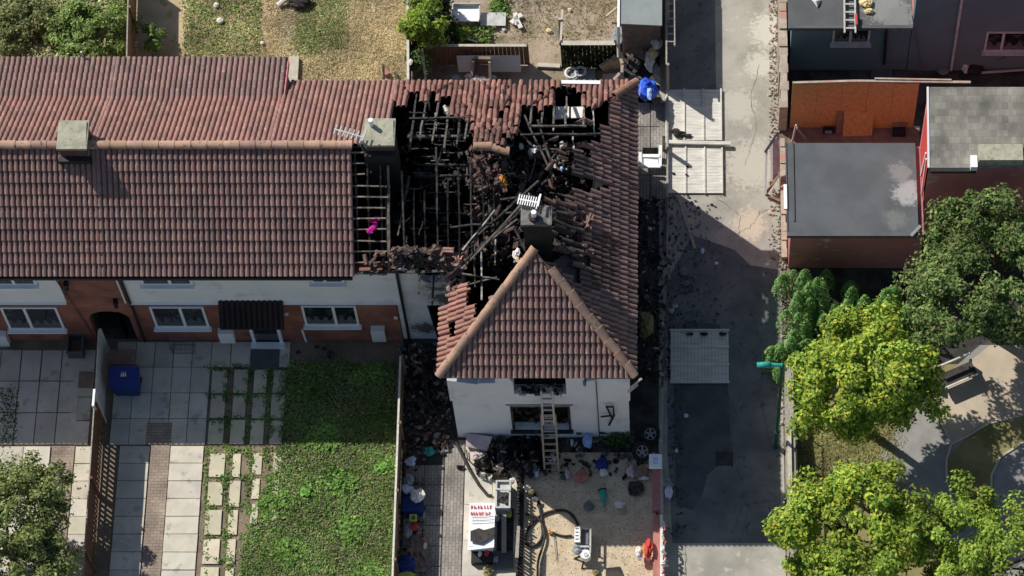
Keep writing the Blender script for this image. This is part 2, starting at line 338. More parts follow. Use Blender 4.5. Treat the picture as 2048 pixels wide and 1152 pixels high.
# small pebbles standing on the gravel
n = 2600; P = np.stack([NR.uniform(W(1048,1000,0).x, W(1312,1000,0).x, n), NR.uniform(-10.2, -5.9, n), np.full(n, .0)], 1)
leaves('gravel_stones', P, np.tile([0,0,1.0], (n,1)), .06, palette(n, [(.75,.62,.44),(.50,.40,.28),(.85,.75,.58),(.36,.29,.2)], .2), 'leaf', jit=.25, asp=.9, kind='stuff', label='loose sandy pebbles over the gravel bed', category='gravel')
# ---- paving
def tint(v=.1): 
    k = 1+rnd(-v, v); return (k, k*rnd(.98,1.01), k*rnd(.94,1.02))
def slabs(mb, x0, x1, y0, y1, nx, ny, gap=.015, z=.03, skip=0.0, v=.1):
    dx = (x1-x0)/nx; dy = (y1-y0)/ny
    for i in range(nx):
        for j in range(ny):
            if random.random() < skip: continue
            g = gap*rnd(.7,1.5); a = (x0+i*dx+g/2, y0+j*dy+g/2, -.02); b = (x0+(i+1)*dx-g/2, y0+(j+1)*dy-g/2, z+rnd(-.006,.006))
            mb.box(a, b, tint(v), rot=rnd(-.008,.008), tilt=(rnd(-.006,.006), rnd(-.006,.006)))
gsheet('front_garden_ground', -45, W(797,900,0).x, -30, -1.7, 'soil', -.016)
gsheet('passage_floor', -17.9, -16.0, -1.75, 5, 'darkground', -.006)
XS = lambda px, py=1000: W(px, py, 0).x
YS = lambda py: W(600, py, 0).y
pv = MB()
slabs(pv, XS(228,780), XS(418,780), YS(890), YS(684), 5, 4, .02, skip=.0)          # shaded forecourt
slabs(pv, XS(418,780), XS(576,780), YS(735), YS(684), 4, 1, .02)
slabs(pv, XS(231), XS(292), YS(1250), YS(892), 1, 10, .02)
slabs(pv, XS(333), XS(401), YS(1250), YS(892), 1, 10, .02, v=.05)
struct('slab_paving', pv, 'slab')
pw = MB()
for (a, b) in ((418,452),(462,494),(502,532),(540,570)):
    slabs(pw, XS(a,820), XS(b,820), YS(890), YS(738), 1, 3, .07, v=.14)
for k, (a, b) in enumerate(((409,450),(455,482),(497,523),(538,562))):
    slabs(pw, XS(a), XS(b), YS(1250) if k < 2 else YS(1074-k*10), YS(903), 1, 6 if k < 2 else 3, .12, v=.09)
pw.c = [(c[0]*1.02,c[1],c[2]*.88) for c in pw.c]; struct('weedy_slab_paving', pw, 'slab')
gsheet('brick_sett_path', XS(294), XS(332), -30, YS(890), 'setts', .012)
gsheet('brick_sett_path_shaded', XS(296,830), XS(346,830), YS(890)+.003, YS(846), 'setts', .037)
pl = MB(); slabs(pl, -24, XS(140), YS(890), YS(700), 9, 3, .03); slabs(pl, -24, XS(92), YS(1250), YS(893), 6, 7, .02)
slabs(pl, XS(142), XS(181), YS(1250), YS(893), 1, 10, .02); slabs(pl, XS(142,800), XS(184,800), YS(890), YS(700), 1, 4, .03)
struct('neighbour_paving', pl, 'slab')
gsheet('neighbour_sett_path', XS(94), XS(140), -30, YS(892), 'setts', .012)
gsheet('middle_brick_path', XS(888,1000), XS(926,1000), -30, YS(880), 'setts_grey', .004)
pm = MB(); slabs(pm, XS(928,1000), XS(1040,1000), YS(1300), YS(868), 2, 6, .012, z=.02, v=.07); struct('middle_slab_paving', pm, 'slab')
ps = MB(); slabs(ps, XS(808,1000), XS(886,1000), YS(1300), YS(930), 2, 9, .02, z=.01, v=.2); struct('shaded_side_paving', ps, 'setts_grey')
ps = MB(); slabs(ps, XS(1272,250), XS(1330,250), YS(400), YS(205), 2, 4, .02, z=.01, v=.12); struct('side_passage_paving', ps, 'setts_grey')
# lawn
LB = [W(565,728,0), W(790,728,0), W(797,1300,0), W(440,1300,0), W(500,1060,0), W(560,900,0)]
struct('front_lawn', MB().sheet([(p.x,p.y) for p in LB], -.004), 'lawnbase')
def scatter_poly(poly, n):
    xs = [p[0] for p in poly]; ys = [p[1] for p in poly]; out = []
    while len(out) < n:
        x = rnd(min(xs), max(xs)); y = rnd(min(ys), max(ys))
        if inpoly(x, y, poly): out.append((x, y))
    return np.array(out)
GREENS = [(.14,.28,.06),(.21,.35,.08),(.11,.21,.05),(.32,.42,.13),(.28,.26,.13),(.13,.25,.07)]
def tufts(name, pts, per, size, cols, h, label, cat='weeds', spread=.05, clump=True, asp=.55):
    if cat == 'grass': asp = .16; size *= 1.2; per = int(per*2.2); spread *= 1.6
    n = len(pts)*per; P = np.repeat(pts, per, axis=0)+NR.normal(0, spread, (n,2)); z = NR.uniform(.0, h, n)
    c = palette(n, cols, .3)
    if clump:
        k = NR.uniform(.72, 1.22, (len(pts),1))*(1+.28*np.sin(pts[:,:1]*1.9+pts[:,1:]*.7)*np.sin(pts[:,1:]*2.3-pts[:,:1]*.6)); c = np.clip(c*np.repeat(k, per, axis=0), 0, 1)
    return leaves(name, np.column_stack([P, z+.01]), np.tile([0,0,1.0],(n,1)), size, c, 'leaf', jit=.5, asp=asp, kind='stuff', label=label, category=cat)
lp = scatter_poly([(p.x,p.y) for p in LB], 6500); lp = lp+NR.normal(0,.04,lp.shape)
dens = np.array([math.sin(x*2.1+1)+math.sin(y*2.7+x)+rnd(-1.2,1.2) for x,y in lp])
tufts('lawn_clover', lp[dens>-1.5], 7, .075, GREENS, .07, 'lush clover and long grass of the front lawn')
tufts('lawn_grass', lp[:2200]+.03, 4, .10, [(.42,.45,.24),(.37,.33,.23),(.5,.5,.29)], .05, 'dry brownish grass blades among the clover lawn', 'grass', .12, False)
tufts('lawn_light_clumps', lp[(np.sin(lp[:,0]*2.9+lp[:,1])+np.sin(lp[:,1]*3.7-lp[:,0]*1.3)+NR.normal(0,.5,len(lp)))>1.1], 6, .13, [(.21,.38,.08),(.26,.41,.11),(.16,.31,.07)], .09, 'taller bright green clumps scattered over the front lawn', spread=.05)
# weeds in the joints
J = []
for px in (455,498,535): J += [(XS(px+5*math.sin(y*.06+px),y)+random.gauss(0,.055), YS(y)+rnd(-.05,.05)) for y in range(738,1145,2) if random.random()<.62+.3*math.sin(y*.11+px) and not (px==535 and y>1080)]
for px in (413,): J += [(XS(px,y)+rnd(-.04,.04), YS(y)+rnd(-.05,.05)) for y in range(890,1152,4) if random.random()<.7]
for py in (790,737,838,902,955,1015,1072,1118):
    J += [(XS(px,py)+rnd(-.05,.05), YS(py+3*math.sin(px*.09))+random.gauss(0,.035)) for px in range(418,565,3) if random.random()<.5+.35*math.sin(px*.13+py)]
J = np.array(J); tufts('paving_weeds', J, 8, .08, GREENS, .05, 'weeds and grass growing in joints of the slab paving', spread=.045)
J2 = [(XS(px,py)+rnd(-.1,.1), YS(py)+rnd(-.1,.1)) for px in range(40,180,9) for py in (895,930,968,1005) if random.random()<.25]
J2 += [(XS(px,py), YS(py)) for px in range(0,34,4) for py in range(780,890,8)]
tufts('neighbour_weeds', np.array(J2), 6, .08, [(.12,.15,.04),(.16,.16,.06),(.08,.1,.03)], .05, 'straggly weeds along the far left garden paving', spread=.07)
# dandelions: bright rosettes in the lawn
for (px, py, r, lab) in ((677,965,.42,'large bright green dock rosette in the middle of the lawn'),(615,985,.25,'small bright green weed left of the dock rosette'),(765,935,.24,'bright green leafy weed near the right edge of lawn')):
    t = root('broadleaf_weed', W(px,py,.02), lab, 'weed', 'broadleaf weeds in the front lawn'); n = 70
    a = NR.uniform(0, 6.28, n); q = r*NR.uniform(.1,1,n); c = W(px,py,.05)
    leaves('foliage', np.column_stack([c.x+q*np.cos(a), c.y+q*np.sin(a), .08+.1*(1-q/r)]), np.tile([0,0,1.0],(n,1)), .16, palette(n, [(.20,.42,.08),(.26,.48,.12),(.15,.32,.07)], .2), 'leaf', t, jit=.4)
# back garden vegetation (stuff)
def grid_pts(px0,px1,py0,py1,n): 
    return np.array([(lambda p:(p.x,p.y))(W(rnd(px0,px1), rnd(py0,py1), 0)) for _ in range(n)])
tufts('back_garden_green_tufts', grid_pts(372,520,-20,118,500), 6, .11, [(.25,.36,.1),(.32,.38,.14),(.18,.26,.08)], .06, 'green tufts in the back garden grass left of the slab path', spread=.08)
tufts('back_garden_dry_tufts', grid_pts(372,812,-20,160,3000), 5, .09, [(.75,.62,.38),(.65,.52,.31),(.5,.43,.22),(.85,.73,.48)], .05, 'dry straw coloured grass of the back garden', 'grass', .08)
tufts('back_garden_green_patch', np.concatenate([grid_pts(595,690,-20,100,330), grid_pts(590,640,60,110,60)]), 6, .1, [(.27,.36,.12),(.22,.3,.1)], .06, 'green grass patch right of the slab path', 'grass', .08)
tufts('far_garden_undergrowth', grid_pts(-40,250,-30,122,2300), 5, .13, [(.34,.45,.17),(.6,.55,.32),(.25,.35,.12),(.68,.6,.38)], .12, 'rough weeds and dry grass behind the far left house', 'weeds', .1)
tufts('yard_weeds', grid_pts(1010,1238,-20,80,420), 3, .09, [(.5,.42,.28),(.4,.35,.22),(.2,.22,.09)], .05, 'dry weeds over the rear yard soil', 'grass', .07)
tufts('yard_green_weeds', np.concatenate([grid_pts(905,985,52,88,110), grid_pts(985,1015,0,30,60)]), 7, .12, [(.16,.28,.07),(.22,.3,.09),(.1,.18,.05)], .14, 'green weeds beside the dumped boards in the rear yard', 'weeds', .09)
# park on the right
gsheet('park_grass', W(1585,900,0).x, 60, -60, -2.6, 'playmat', -.012)
mb = MB(); mb.add(polyG([(1760,905),(1800,850),(1880,760),(1960,690),(2200,690),(2200,1200),(1900,1200),(1880,1050),(1790,980)], -.006), [tuple(range(9))]); struct('park_tarmac', mb, 'pathgrey')
mb = MB(); mb.add(polyG([(1902,888),(1872,830),(1880,770),(1980,690),(2200,690),(2200,808),(2040,828),(1975,845),(1930,870)], -.002), [tuple(range(9))]); struct('park_buff_path', mb, 'pathtan')
mb = MB(); mb.add(polyG([(1935,872),(1975,848),(2045,830),(2200,815),(2200,860),(2050,880),(1990,930),(1985,1000),(2000,1060),(1950,1060),(1905,990),(1893,920)], .002), [tuple(range(12))]); struct('park_turf_bed', mb, 'playmat')
kb = MB()
def kerbline(pts):
    q = [W(x,y,0) for x,y in pts]
    for a, b in zip(q[:-1], q[1:]): kb.beam(a+Vector((0,0,.01)), b+Vector((0,0,.01)), .06, .05)
kerbline([(1903,888),(1888,855),(1872,825)]); kerbline([(1903,888),(1935,872),(1975,848),(2045,830),(2200,815)])
kerbline([(1903,888),(1893,920),(1893,960),(1905,1000),(1930,1040)]); kerbline([(2200,860),(2050,882),(2000,915),(1983,950),(1982,1000)])
struct('park_path_kerbs', kb, 'kerb')
tufts('park_grass_blades', grid_pts(1590,1800,840,1000,500), 5, .1, [(.5,.43,.22),(.32,.32,.13),(.22,.26,.09)], .05, 'patchy grass beneath the maples in the park', 'grass', .1)
gsheet('right_yard_ground', W(1575,150,0).x, 60, -2.6, 60, 'darkground', -.012)
# ================================================================ ROOFS
def tiles(mb, P00, P10, P01, P11, umin=None, umax=None, keep=None, shade=None, w=.163, g=.345, jit=0.0, tone=(1,1,1)):
    P00, P10, P01, P11 = map(Vector, (P00, P10, P01, P11))
    Lu = (P10-P00).length; Lv = ((P01-P00).length+(P11-P10).length)/2
    nu = int(math.ceil(Lu/w)); nv = int(math.ceil(Lv/g-.25)); g2 = Lv/nv
    def pt(u, v): s = u/Lu; t = v/Lv; return P00*(1-s)*(1-t)+P10*s*(1-t)+P01*(1-s)*t+P11*s*t
    S = (0, .13, .22, .34, .56, .80, .91, 1.0); H = (-.055, -.055, -.004, .016, .024, .016, -.006, -.055)
    for j in range(nv):
        v0 = j*g2-(.04 if j == 0 else 0); v1 = min(Lv, (j+1)*g2+.03); vm = (j+.5)*g2
        for i in range(nu):
            u0 = i*w; um = u0+w/2
            lo = umin(vm) if umin else -1e9; hi = umax(vm) if umax else 1e9
            if u0+w < lo-.05 or u0 > hi+.05: continue
            c = pt(min(max(um, lo), hi), vm)
            J = 0.0; dark = 1.0
            if keep:
                r = keep(c, *PX(c))
                if r is None: continue
                J, dark = r
            J += jit
            n = (pt(um+.1, vm)-pt(um, vm)).cross(pt(um, vm+.1)-pt(um, vm)).normalized()
            if n.z < 0: n = -n
            k = rnd(.84, 1.12)*dark; col = (k*tone[0]*rnd(.97,1.04), k*tone[1]*rnd(.96,1.03), k*tone[2]*rnd(.95,1.04))
            ja = random.gauss(0, .10)*J; ju = random.gauss(0, .025)*J; jv = random.gauss(0, .05)*J; jn = abs(random.gauss(0, .03))*J; jt = random.gauss(0, .04)*J
            fr, bk, un = [], [], []
            for s, h in zip(S, H):
                for v, off, lst in ((v0, .055, fr), (v1, .0, bk), (v0, .0, un)):
                    uu = u0+s*w; uu2 = min(max(uu, (umin(v) if umin else -1e9)), (umax(v) if umax else 1e9))
                    hh = h
                    du, dv = uu2-um, v-vm
                    if J: du, dv = du*math.cos(ja)-dv*math.sin(ja)+ju, du*math.sin(ja)+dv*math.cos(ja)+jv
                    lst.append(pt(um+du, vm+dv)+n*(hh+off+jn+jt*(s-.5)))
            m = len(S); vs = fr+bk+un; fs = []
            for a in range(m-1):
                fs.append((a, a+1, m+a+1, m+a)); fs.append((a, 2*m+a, 2*m+a+1, a+1))
            if J: fs.append((0, m, 2*m)); fs.append((m-1, 3*m-1, 2*m-1))
            mb.add(vs, fs, col)
def ridge(mb, p, q, r=.125, L=.46, col=(1,1,1), skip=0, jit=0.0, drop=.02):
    p = Vector(p); q = Vector(q); n = max(1, round((q-p).length/L)); d = (q-p)/n
    dn = d.normalized(); up = Vector((0,0,1)); sd = dn.cross(up).normalized(); u = sd.cross(dn)
    for i in range(n):
        if random.random() < skip: continue
        a = p+d*i-dn*.02; b = p+d*(i+1)+dn*.0; r0 = r*rnd(.98,1.03); r1 = r0*1.15
        if jit: b = b+sd*random.gauss(0,jit)+u*random.gauss(0,jit*.5); a = a+sd*random.gauss(0,jit)
        k = rnd(.82,1.12); c = (k*col[0], k*col[1]*rnd(.95,1.03), k*col[2]*rnd(.92,1.04)); m = 9; vs = []
        for o, rr in ((a, r0), (b, r1)):
            for t in range(m):
                an = math.pi*t/(m-1); vs.append(o+sd*math.cos(an)*rr+u*(math.sin(an)*rr*.9-drop))
        vs += [b+sd*math.cos(math.pi*t/(m-1))*(r1-.03)+u*(math.sin(math.pi*t/(m-1))*(r1-.03)*.9-drop) for t in range(m)]
        fs = [(t, t+1, m+t+1, m+t) for t in range(m-1)]+[(m+t, m+t+1, 2*m+t+1, 2*m+t) for t in range(m-1)]+[tuple(range(m-1,-1,-1))]
        mb.add(vs, fs, c)
YE, YR, ZE, ZR = -1.93, 1.04, 5.0, 7.55
YN, ZN = 4.55, 5.00; PN = (ZR-ZN)/(YN-YR)
XA = -16.95                     # party line between the two terrace houses
XB = W(776, 300, 7).x           # party line to the burnt end house
XK = W(573, 160, 5.2).x         # rear roof extension ends here
YK = 3.65; ZK = ZR-PN*(YK-YR); ZX = ZK-.40; YX = W(300, 118, ZX).y
XV = W(700, 400, 6.5).x         # intact front slope ends here
XW0, XW1, YS0 = -6.86, -1.18, -5.2; XR = (XW0+XW1)/2; HIP = XW1-XR
houseA = root('terraced_house', (-21.5, 1.2, 0), 'terraced house at the far left edge, brick archway beside it and one chimney between', 'house')
houseB = root('terraced_house', (-12.6, 1.2, 0), 'middle terraced house with dark tiled porch canopy and intact brown roof', 'house')
houseC = root('burnt_house', (-4.5, .5, 0), 'fire gutted end house with collapsed charred roof and white gable wall', 'house')
TN = (1.10, 1.0, .98)
def roofs(parent, x0, x1, xe):
    a = MB(); tiles(a, (x0,YE,ZE), (xe,YE,ZE), (x0,YR-.05,ZR-.04), (xe,YR-.05,ZR-.04)); a.build('front_roof_slope', 'tile', parent)
    b = MB(); xk = min(x1, XK)
    tiles(b, (xk,YK,ZK), (x0,YK,ZK), (xk,YR+.05,ZR-.04), (x0,YR+.05,ZR-.04), tone=TN); b.build('rear_roof_slope', 'tile', parent)
    e = MB(); tiles(e, (xk,YX,ZX), (x0,YX,ZX), (xk,YK+.02,ZK+.03), (x0,YK+.02,ZK+.03), tone=(.92,.95,.97)); e.build('rear_extension_roof', 'tile', parent)
    u = MB(); u.slab([(x0,YE+.03,ZE-.05),(xe-.02,YE+.03,ZE-.05),(xe-.02,YR,ZR-.10),(x0,YR,ZR-.10)], .03)
    u.slab([(x0,YR,ZR-.10),(xk,YR,ZR-.10),(xk,YK,ZK-.06),(x0,YK,ZK-.06)], .03); u.slab([(x0,YK,ZK-.04),(xk,YK,ZK-.04),(xk,YX+.02,ZX-.04),(x0,YX+.02,ZX-.04)], .03)
    u.build('roof_underlay', 'gutter', parent)
    r = MB(); ridge(r, (x0,YR,ZR+.02), (min(x1, W(705,285,ZR).x),YR,ZR+.02)); r.build('ridge_tiles', 'ridge', parent)
roofs(houseA, -27.5, XA, XA); roofs(houseB, XA, XB, XV)
# plain rear slope of the middle house east of the extension, running on to the burnt house
nsl = MB()
def k_north(c, px, py):
    if px > 770:
        d = min(1, (px-770)/60); return (d*.5, 1)
    return (0.0, 1)
x1n = XB
tiles(nsl, (XB,YN,ZN), (XK,YN,ZN), (XB,YR+.05,ZR-.04), (XK,YR+.05,ZR-.04), tone=TN)
nsl.build('rear_roof_slope', 'tile', houseB)
u = MB(); u.slab([(XK,YR,ZR-.10),(W(772,250,7).x,YR,ZR-.10),(W(772,250,7).x,YN-.02,ZN-.06),(XK,YN-.02,ZN-.06)], .03); u.build('roof_underlay', 'gutter', houseB)
MB().slab([(XK+.0,YX,ZX-.02),(XK+.04,YX,ZX-.02),(XK+.04,YK,ZK+.02),(XK,YK,ZK+.02)], .22).build('verge_board', 'maroon', houseB)
# --- burnt house: which tiles are still there (measured on the photo)
NH = [[(775,212),(790,205),(800,214),(818,212),(822,183),(842,180),(840,199),(862,203),(884,200),(886,190),(902,190),(905,240),(938,243),(945,262),(950,300),(775,300)],
      [(1046,212),(1082,218),(1098,216),(1108,210),(1106,178),(1122,172),(1150,180),(1164,186),(1166,214),(1190,218),(1215,205),(1225,215),(1225,330),(1015,330),(1018,290),(1040,258)]]
def k_n(c, px, py):
    for p in NH:
        if inpoly(px, py, p): return None
    d = .45 if px > 935 else .35
    if px < 800: d = .15
    if py > 250: d += .45
    if px > 820 and random.random() < (.045 if px < 1040 else .09): return None
    return (d, rnd(.45, 1.05) if px > 860 else rnd(.7, 1.05))
EK = [(1222,160),(1300,160),(1300,760),(1000,760),(1070,512),(1120,545),(1165,560),(1160,520),(1130,520),(1112,500),(1130,478),(1168,486),(1165,470),(1110,462),(1095,425),(1110,408),(1090,402),(1098,392),(1136,402),(1134,374),(1160,378),(1205,382),(1215,372),(1150,356),(1140,330),(1150,300),(1175,288),(1198,284),(1198,252),(1220,250)]
def k_e(c, px, py):
    if not inpoly(px, py, EK) and random.random() > .08: return None
    if inpoly(px, py, [(1150,357),(1208,360),(1210,380),(1150,378)]): return None
    b = 1.0
    if px < 1230 and 470 < py < 580: b = .55  # chimney's cast shadow painted into the tile colour
    J = 1.0 if px < 1165 else (.45 if py < 420 and px < 1215 else .24)
    if px < 1175 and random.random() < .13: return None
    if px < 1165: b = .7
    if py < 260: J = .3
    return (J, b*rnd(.8,1.05))
def k_w(c, px, py):
    P = [(870,618),(905,600),(912,560),(925,560),(932,606),(950,622),(962,642),(978,628),(985,600),(1005,580),(1030,560),(1075,512),(1080,800),(860,800)]
    if not inpoly(px, py, P): return None
    if inpoly(px, py, [(902,648),(912,648),(910,672),(900,672)]): return None
    return (.35 if py < 690 else .12, 1.0)
hx = lambda v, L=1: v
n_ = MB(); LN = math.hypot(YN-YR, ZR-ZN)
tiles(n_, (XW1,YN,ZN), (XB,YN,ZN), (XW1,YR+.02,ZR-.03), (XB,YR+.02,ZR-.03), umin=lambda v: (XW1-XR)*v/LN, keep=k_n, tone=(1.1,.92,.86)); n_.build('rear_roof_slope', 'tile', houseC)
LE = math.hypot(HIP, ZR-ZE)
e_ = MB(); tiles(e_, (XW1,YS0,ZE), (XW1,YN,ZN), (XR,YS0,ZR), (XR,YN,ZR-.1), umin=lambda v: HIP*v/LE, umax=lambda v: (YN-YS0)-(YN-YR)*v/LE, keep=k_e); e_.build('side_roof_slope', 'tile', houseC)
w_ = MB(); tiles(w_, (XW0,-1.5,ZE), (XW0,YS0,ZE), (XR,-1.5,ZR), (XR,YS0,ZR), umax=lambda v: (-1.5-YS0)-HIP*v/LE, keep=k_w, tone=(1.15,.98,.9)); w_.build('wing_roof_slope', 'tile', houseC)
s_ = MB(); tiles(s_, (XW0,YS0,ZE), (XW1,YS0,ZE), (XW0,YS0+HIP,ZR), (XW1,YS0+HIP,ZR), umin=lambda v: HIP*v/LE, umax=lambda v: (XW1-XW0)-HIP*v/LE); s_.build('hipped_end_slope', 'tile', houseC)
u = MB(); u.slab([(XW0+.05,YS0+.05,ZE-.04),(XW1-.05,YS0+.05,ZE-.04),(XR,YS0+HIP,ZR-.08)], .03)
u.slab([(XW1-.05,YS0+.05,ZE-.05),(XW1-.05,W(1270,300,5).y,ZE-.05),(W(1190,300,5.8).x,W(1190,300,5.8).y,5.35),(W(1180,480,6).x,W(1180,480,6).y,6.1),(XR+.4,YS0+HIP-.2,ZR-.55)], .03)
u.build('roof_underlay', 'gutter', houseC)
h = MB(); AP = (XR,YS0+HIP+.05,ZR+.04)
ridge(h, (XW0-.02,YS0,ZE+.04), AP); h.build('hip_tiles', 'ridge', houseC)
h = MB(); q = Vector(AP)+(Vector((XW1,YS0,ZE+.04))-Vector(AP))*.16; ridge(h, (XW1+.02,YS0,ZE+.04), q, jit=.012); h.build('hip_tiles', 'ridge', houseC)
h = MB(); NEc = Vector((XW1+.02,YN+.02,ZN+.06)); ridge(h, NEc, NEc+(Vector((XR,YR,ZR))-NEc)*.24, col=(.8,.72,.7)); h.build('hip_tiles', 'ridge', houseC)
h = MB(); ridge(h, WY(948,290,YR), WY(1018,300,YR-.05), col=(.9,.85,.8), jit=.03); h.build('ridge_tiles', 'ridge', houseC)
# jumbled front-slope tiles left above the eaves, and slipped loose tiles all round the hole
def loose(mb, p, s=1.0, k=None):
    k = k or rnd(.5, 1.05); m = Euler((rnd(-.9,.9), rnd(-.9,.9), rnd(0,6.28))).to_matrix()
    a, b = .085*s, .19*s; vs = []
    for v in (-b, b):
        for t, hh in ((-a,0),(-a*.4,.0),(0,.04),(a*.6,.045),(a,0)): vs.append(Vector(p)+m@Vector((t,v,hh)))
    vs2 = [q+m@Vector((0,0,-.014)) for q in vs]
    fs = [(i,i+1,i+6,i+5) for i in range(4)]+[(10+i,15+i,16+i,11+i) for i in range(4)]+[(0,10,11,1),(1,11,12,2),(2,12,13,3),(3,13,14,4),(5,6,16,15),(6,7,17,16),(7,8,18,17),(8,9,19,18)]
    mb.add(vs+vs2, fs, (k*rnd(.95,1.1), k*.95, k*.92))
lt = MB()
for _ in range(105):
    px = rnd(785, 905); py = rnd(498, 530); z = ZE+(548-py)/27*.5+rnd(0,.25); loose(lt, W(px, py, z), rnd(.7,1.05))
for _ in range(9):
    px = rnd(712, 770); py = rnd(500, 540); loose(lt, W(px, py, 5.0+(548-py)/60), rnd(.6,1), rnd(.3,.7))
for _ in range(50): px = rnd(898,930); py = rnd(505,600); loose(lt, W(px,py,5.2), rnd(.8,1.1), rnd(.8,1.5))
for _ in range(95): px = rnd(940,1165); py = rnd(285,520); loose(lt, W(px,py,rnd(4.6,6.4)), rnd(.7,1.1), rnd(.15,.7))
for _ in range(38): px = rnd(945,1010); py = rnd(300,380); loose(lt, W(px,py,6.3), rnd(.8,1.1), rnd(.5,.95))
for _ in range(60): px = rnd(1105,1180); py = rnd(430,520); loose(lt, W(px,py,6.3), rnd(.8,1.1), rnd(.3,.8))
T(lt.build('loose_roof_tiles', 'tile', houseC), 'slipped and broken roof tiles heaped around the burnt hole', 'tiles', kind='stuff'); del bpy.data.objects['loose_roof_tiles']['category']
# ---- charred timbers
def rz_n(x, y): return ZR-PN*(y-YR)-.12
def rz_s(y): return ZE+(ZR-ZE)*(y-YE)/(YR-YE)-.12
rn = 0
def rafter(p, q, m='char', wd=.06, ht=.11, name='rafter'):
    p = Vector(p); q = Vector(q); mb = MB(); n = 4; pts = [p+(q-p)*i/n+Vector((rnd(-.015,.015),rnd(-.015,.015),rnd(-.02,.02))) for i in range(n+1)]
    for a, b in zip(pts[:-1], pts[1:]): mb.beam(a, b, wd*rnd(.65,1.1), ht*rnd(.7,1.05))
    return mb.build(name, m, houseC)
xs = [W(px, 260, 6.5).x for px in (822,845,870,893,914,936)]
for i, x in enumerate(xs):
    y1 = rnd(3.2,4.4); rafter((x+rnd(-.05,.1),YR+rnd(-.1,.3),rz_n(0,YR+.1)), (x,y1,rz_n(0,y1)), ('white_beam','ash','ash')[i%3] if i in (2,) else ('ash' if i%2 else 'char'))
for px in (1062,1086,1108,1132,1168):
    x = W(px,260,5.8).x; y1 = rnd(3.4,4.2); rafter((x,YR+1.2,rz_n(0,YR+1.2)+.0), (x,y1,rz_n(0,y1)), 'ash' if px != 1168 else 'batten')
for i, px in enumerate((806,828,850,874,896,918,942,966,988)):
    x = W(px,420,6.2).x; y0 = YE+.1 if i < 6 else YE+rnd(.2,1.2); y1 = YR-rnd(.0,1.3)
    rafter((x,y0,rz_s(y0)), (x,y1,rz_s(y1)), 'char' if i % 3 else 'ash', wd=.05)
for py, x0, x1, m in ((238,818,925,'char'),(272,815,938,'ash'),(275,815,915,'ash'),(330,850,1000,'char'),(352,830,990,'char'),(252,1062,1172,'ash'),(270,1040,1200,'char'),(300,1075,1160,'ash')):
    z = 6.6 if py < 300 else 6.2
    rafter(W(x0,py,z), W(x1,py+rnd(-3,3),z), m, name='purlin')
for k in range(34):   # burnt battens still bridging the rafters
    if k < 15: px = rnd(815,925); py = 225+8*k; z = rz_n(0, 2.2) if py < 290 else 6.6
    else: px = rnd(800,985); py = 345+8*(k-15); z = 6.9-(py-300)/130
    L = rnd(16,60); rafter(W(px,py,z), W(px+L,py+rnd(-2,2),z+rnd(-.05,.05)), random.choice(('char','ash','char')), .035, .03, 'burnt_batten')
# exposed battens over the party wall bay
bay = [(W(704,540,5.1).x+.0, XB+.02)]
for j in range(12):
    y = YE+.04+j*.252; z = rz_s(y)+.09; x0, x1 = bay[0]; br = random.random()
    b = MB()
    if j in (9,10): b.beam((x0,y,z),(x0+.45,y+.02,z),.04,.03)
    else: b.beam((x0-.02,y,z),(x1-rnd(0,.12),y+rnd(-.03,.03),z+rnd(-.02,.01)),.042,.03)
    b.build('batten', 'batten', houseC)
for px in (714,738,764): x = W(px,420,6.1).x; rafter((x,YE+.05,rz_s(YE)-.02),(x,YR-.1,rz_s(YR-.1)-.02),'char')
for px, py0, py1, m in ((772,300,500,'ash'),(777,330,530,'batten')):
    x = W(px,400,6.2).x; rafter((x,W(0,py1,5.4).y,5.2),(x+.03,W(0,py0,7).y,7.0), m, .09, .1)
rafter(W(703,545,5.02), W(890,542,5.02), 'ash', .08, .05, 'wall_plate')
for _ in range(26):
    x = rnd(XW0-2.0,XR-.2); y = rnd(-1.6,3.2); z = rnd(4.2,5.8)
    rafter((x,y,z),(x+rnd(-.3,.3),y+rnd(.8,2.4)*random.choice((-1,1)),z+rnd(-.5,.6)), random.choice(('char','char','char','ash')), name='fallen_rafter')
for _ in range(46):
    px = rnd(808,1100); py = rnd(330,500); an = random.choice((rnd(-.25,.25), rnd(1.3,1.8), rnd(0,3.1))); L = rnd(12,45); z = rnd(5.0,6.3)
    rafter(W(px,py,z), W(px+L*math.cos(an),py+L*math.sin(an),z+rnd(-.3,.3)), 'char2', .04, .05, 'burnt_batten')
def fb(a, b, za, zb, m='char', wd=.06, ht=.08): rafter(W(*a,za), W(*b,zb), m, wd, ht, 'fallen_rafter')
fb((1078,362),(922,500),6.9,5.8,'char'); fb((1050,400),(925,538),7.0,6.0,'ash'); fb((1040,425),(888,560),7.0,5.4,'char',.07); fb((1035,438),(893,552),7.0,5.4,'ash',.05)
fb((990,420),(925,500),6.6,5.9,'white_beam',.05); fb((1075,240),(1100,320),6.6,6.2,'ash'); fb((1048,230),(1110,360),6.6,6.0,'ash'); fb((1070,300),(1040,262),6.2,6.4,'ash')
fb((963,482),(963,600),5.9,5.4,'white_beam',.05); fb((991,478),(990,530),6.0,5.8,'white_beam',.05); fb((948,488),(950,575),6.0,5.4,'ash',.05); fb((925,548),(1000,560),5.6,5.8,'ash',.05); fb((930,572),(995,555),5.5,5.8,'ash',.05)
fb((900,455),(960,448),6.4,6.4,'char'); fb((1028,455),(1062,520),6.8,6.7,'char'); fb((1000,400),(1070,392),6.4,6.4,'char'); fb((1100,385),(1170,400),6.2,6.0,'char')
fb((880,545),(905,560),5.1,5.1,'ash'); fb((1145,262),(1148,300),6.4,6.3,'white_beam',.05); fb((1186,222),(1190,272),5.9,5.9,'white_beam',.05); fb((1219,205),(1218,250),5.3,5.5,'white_beam',.05)
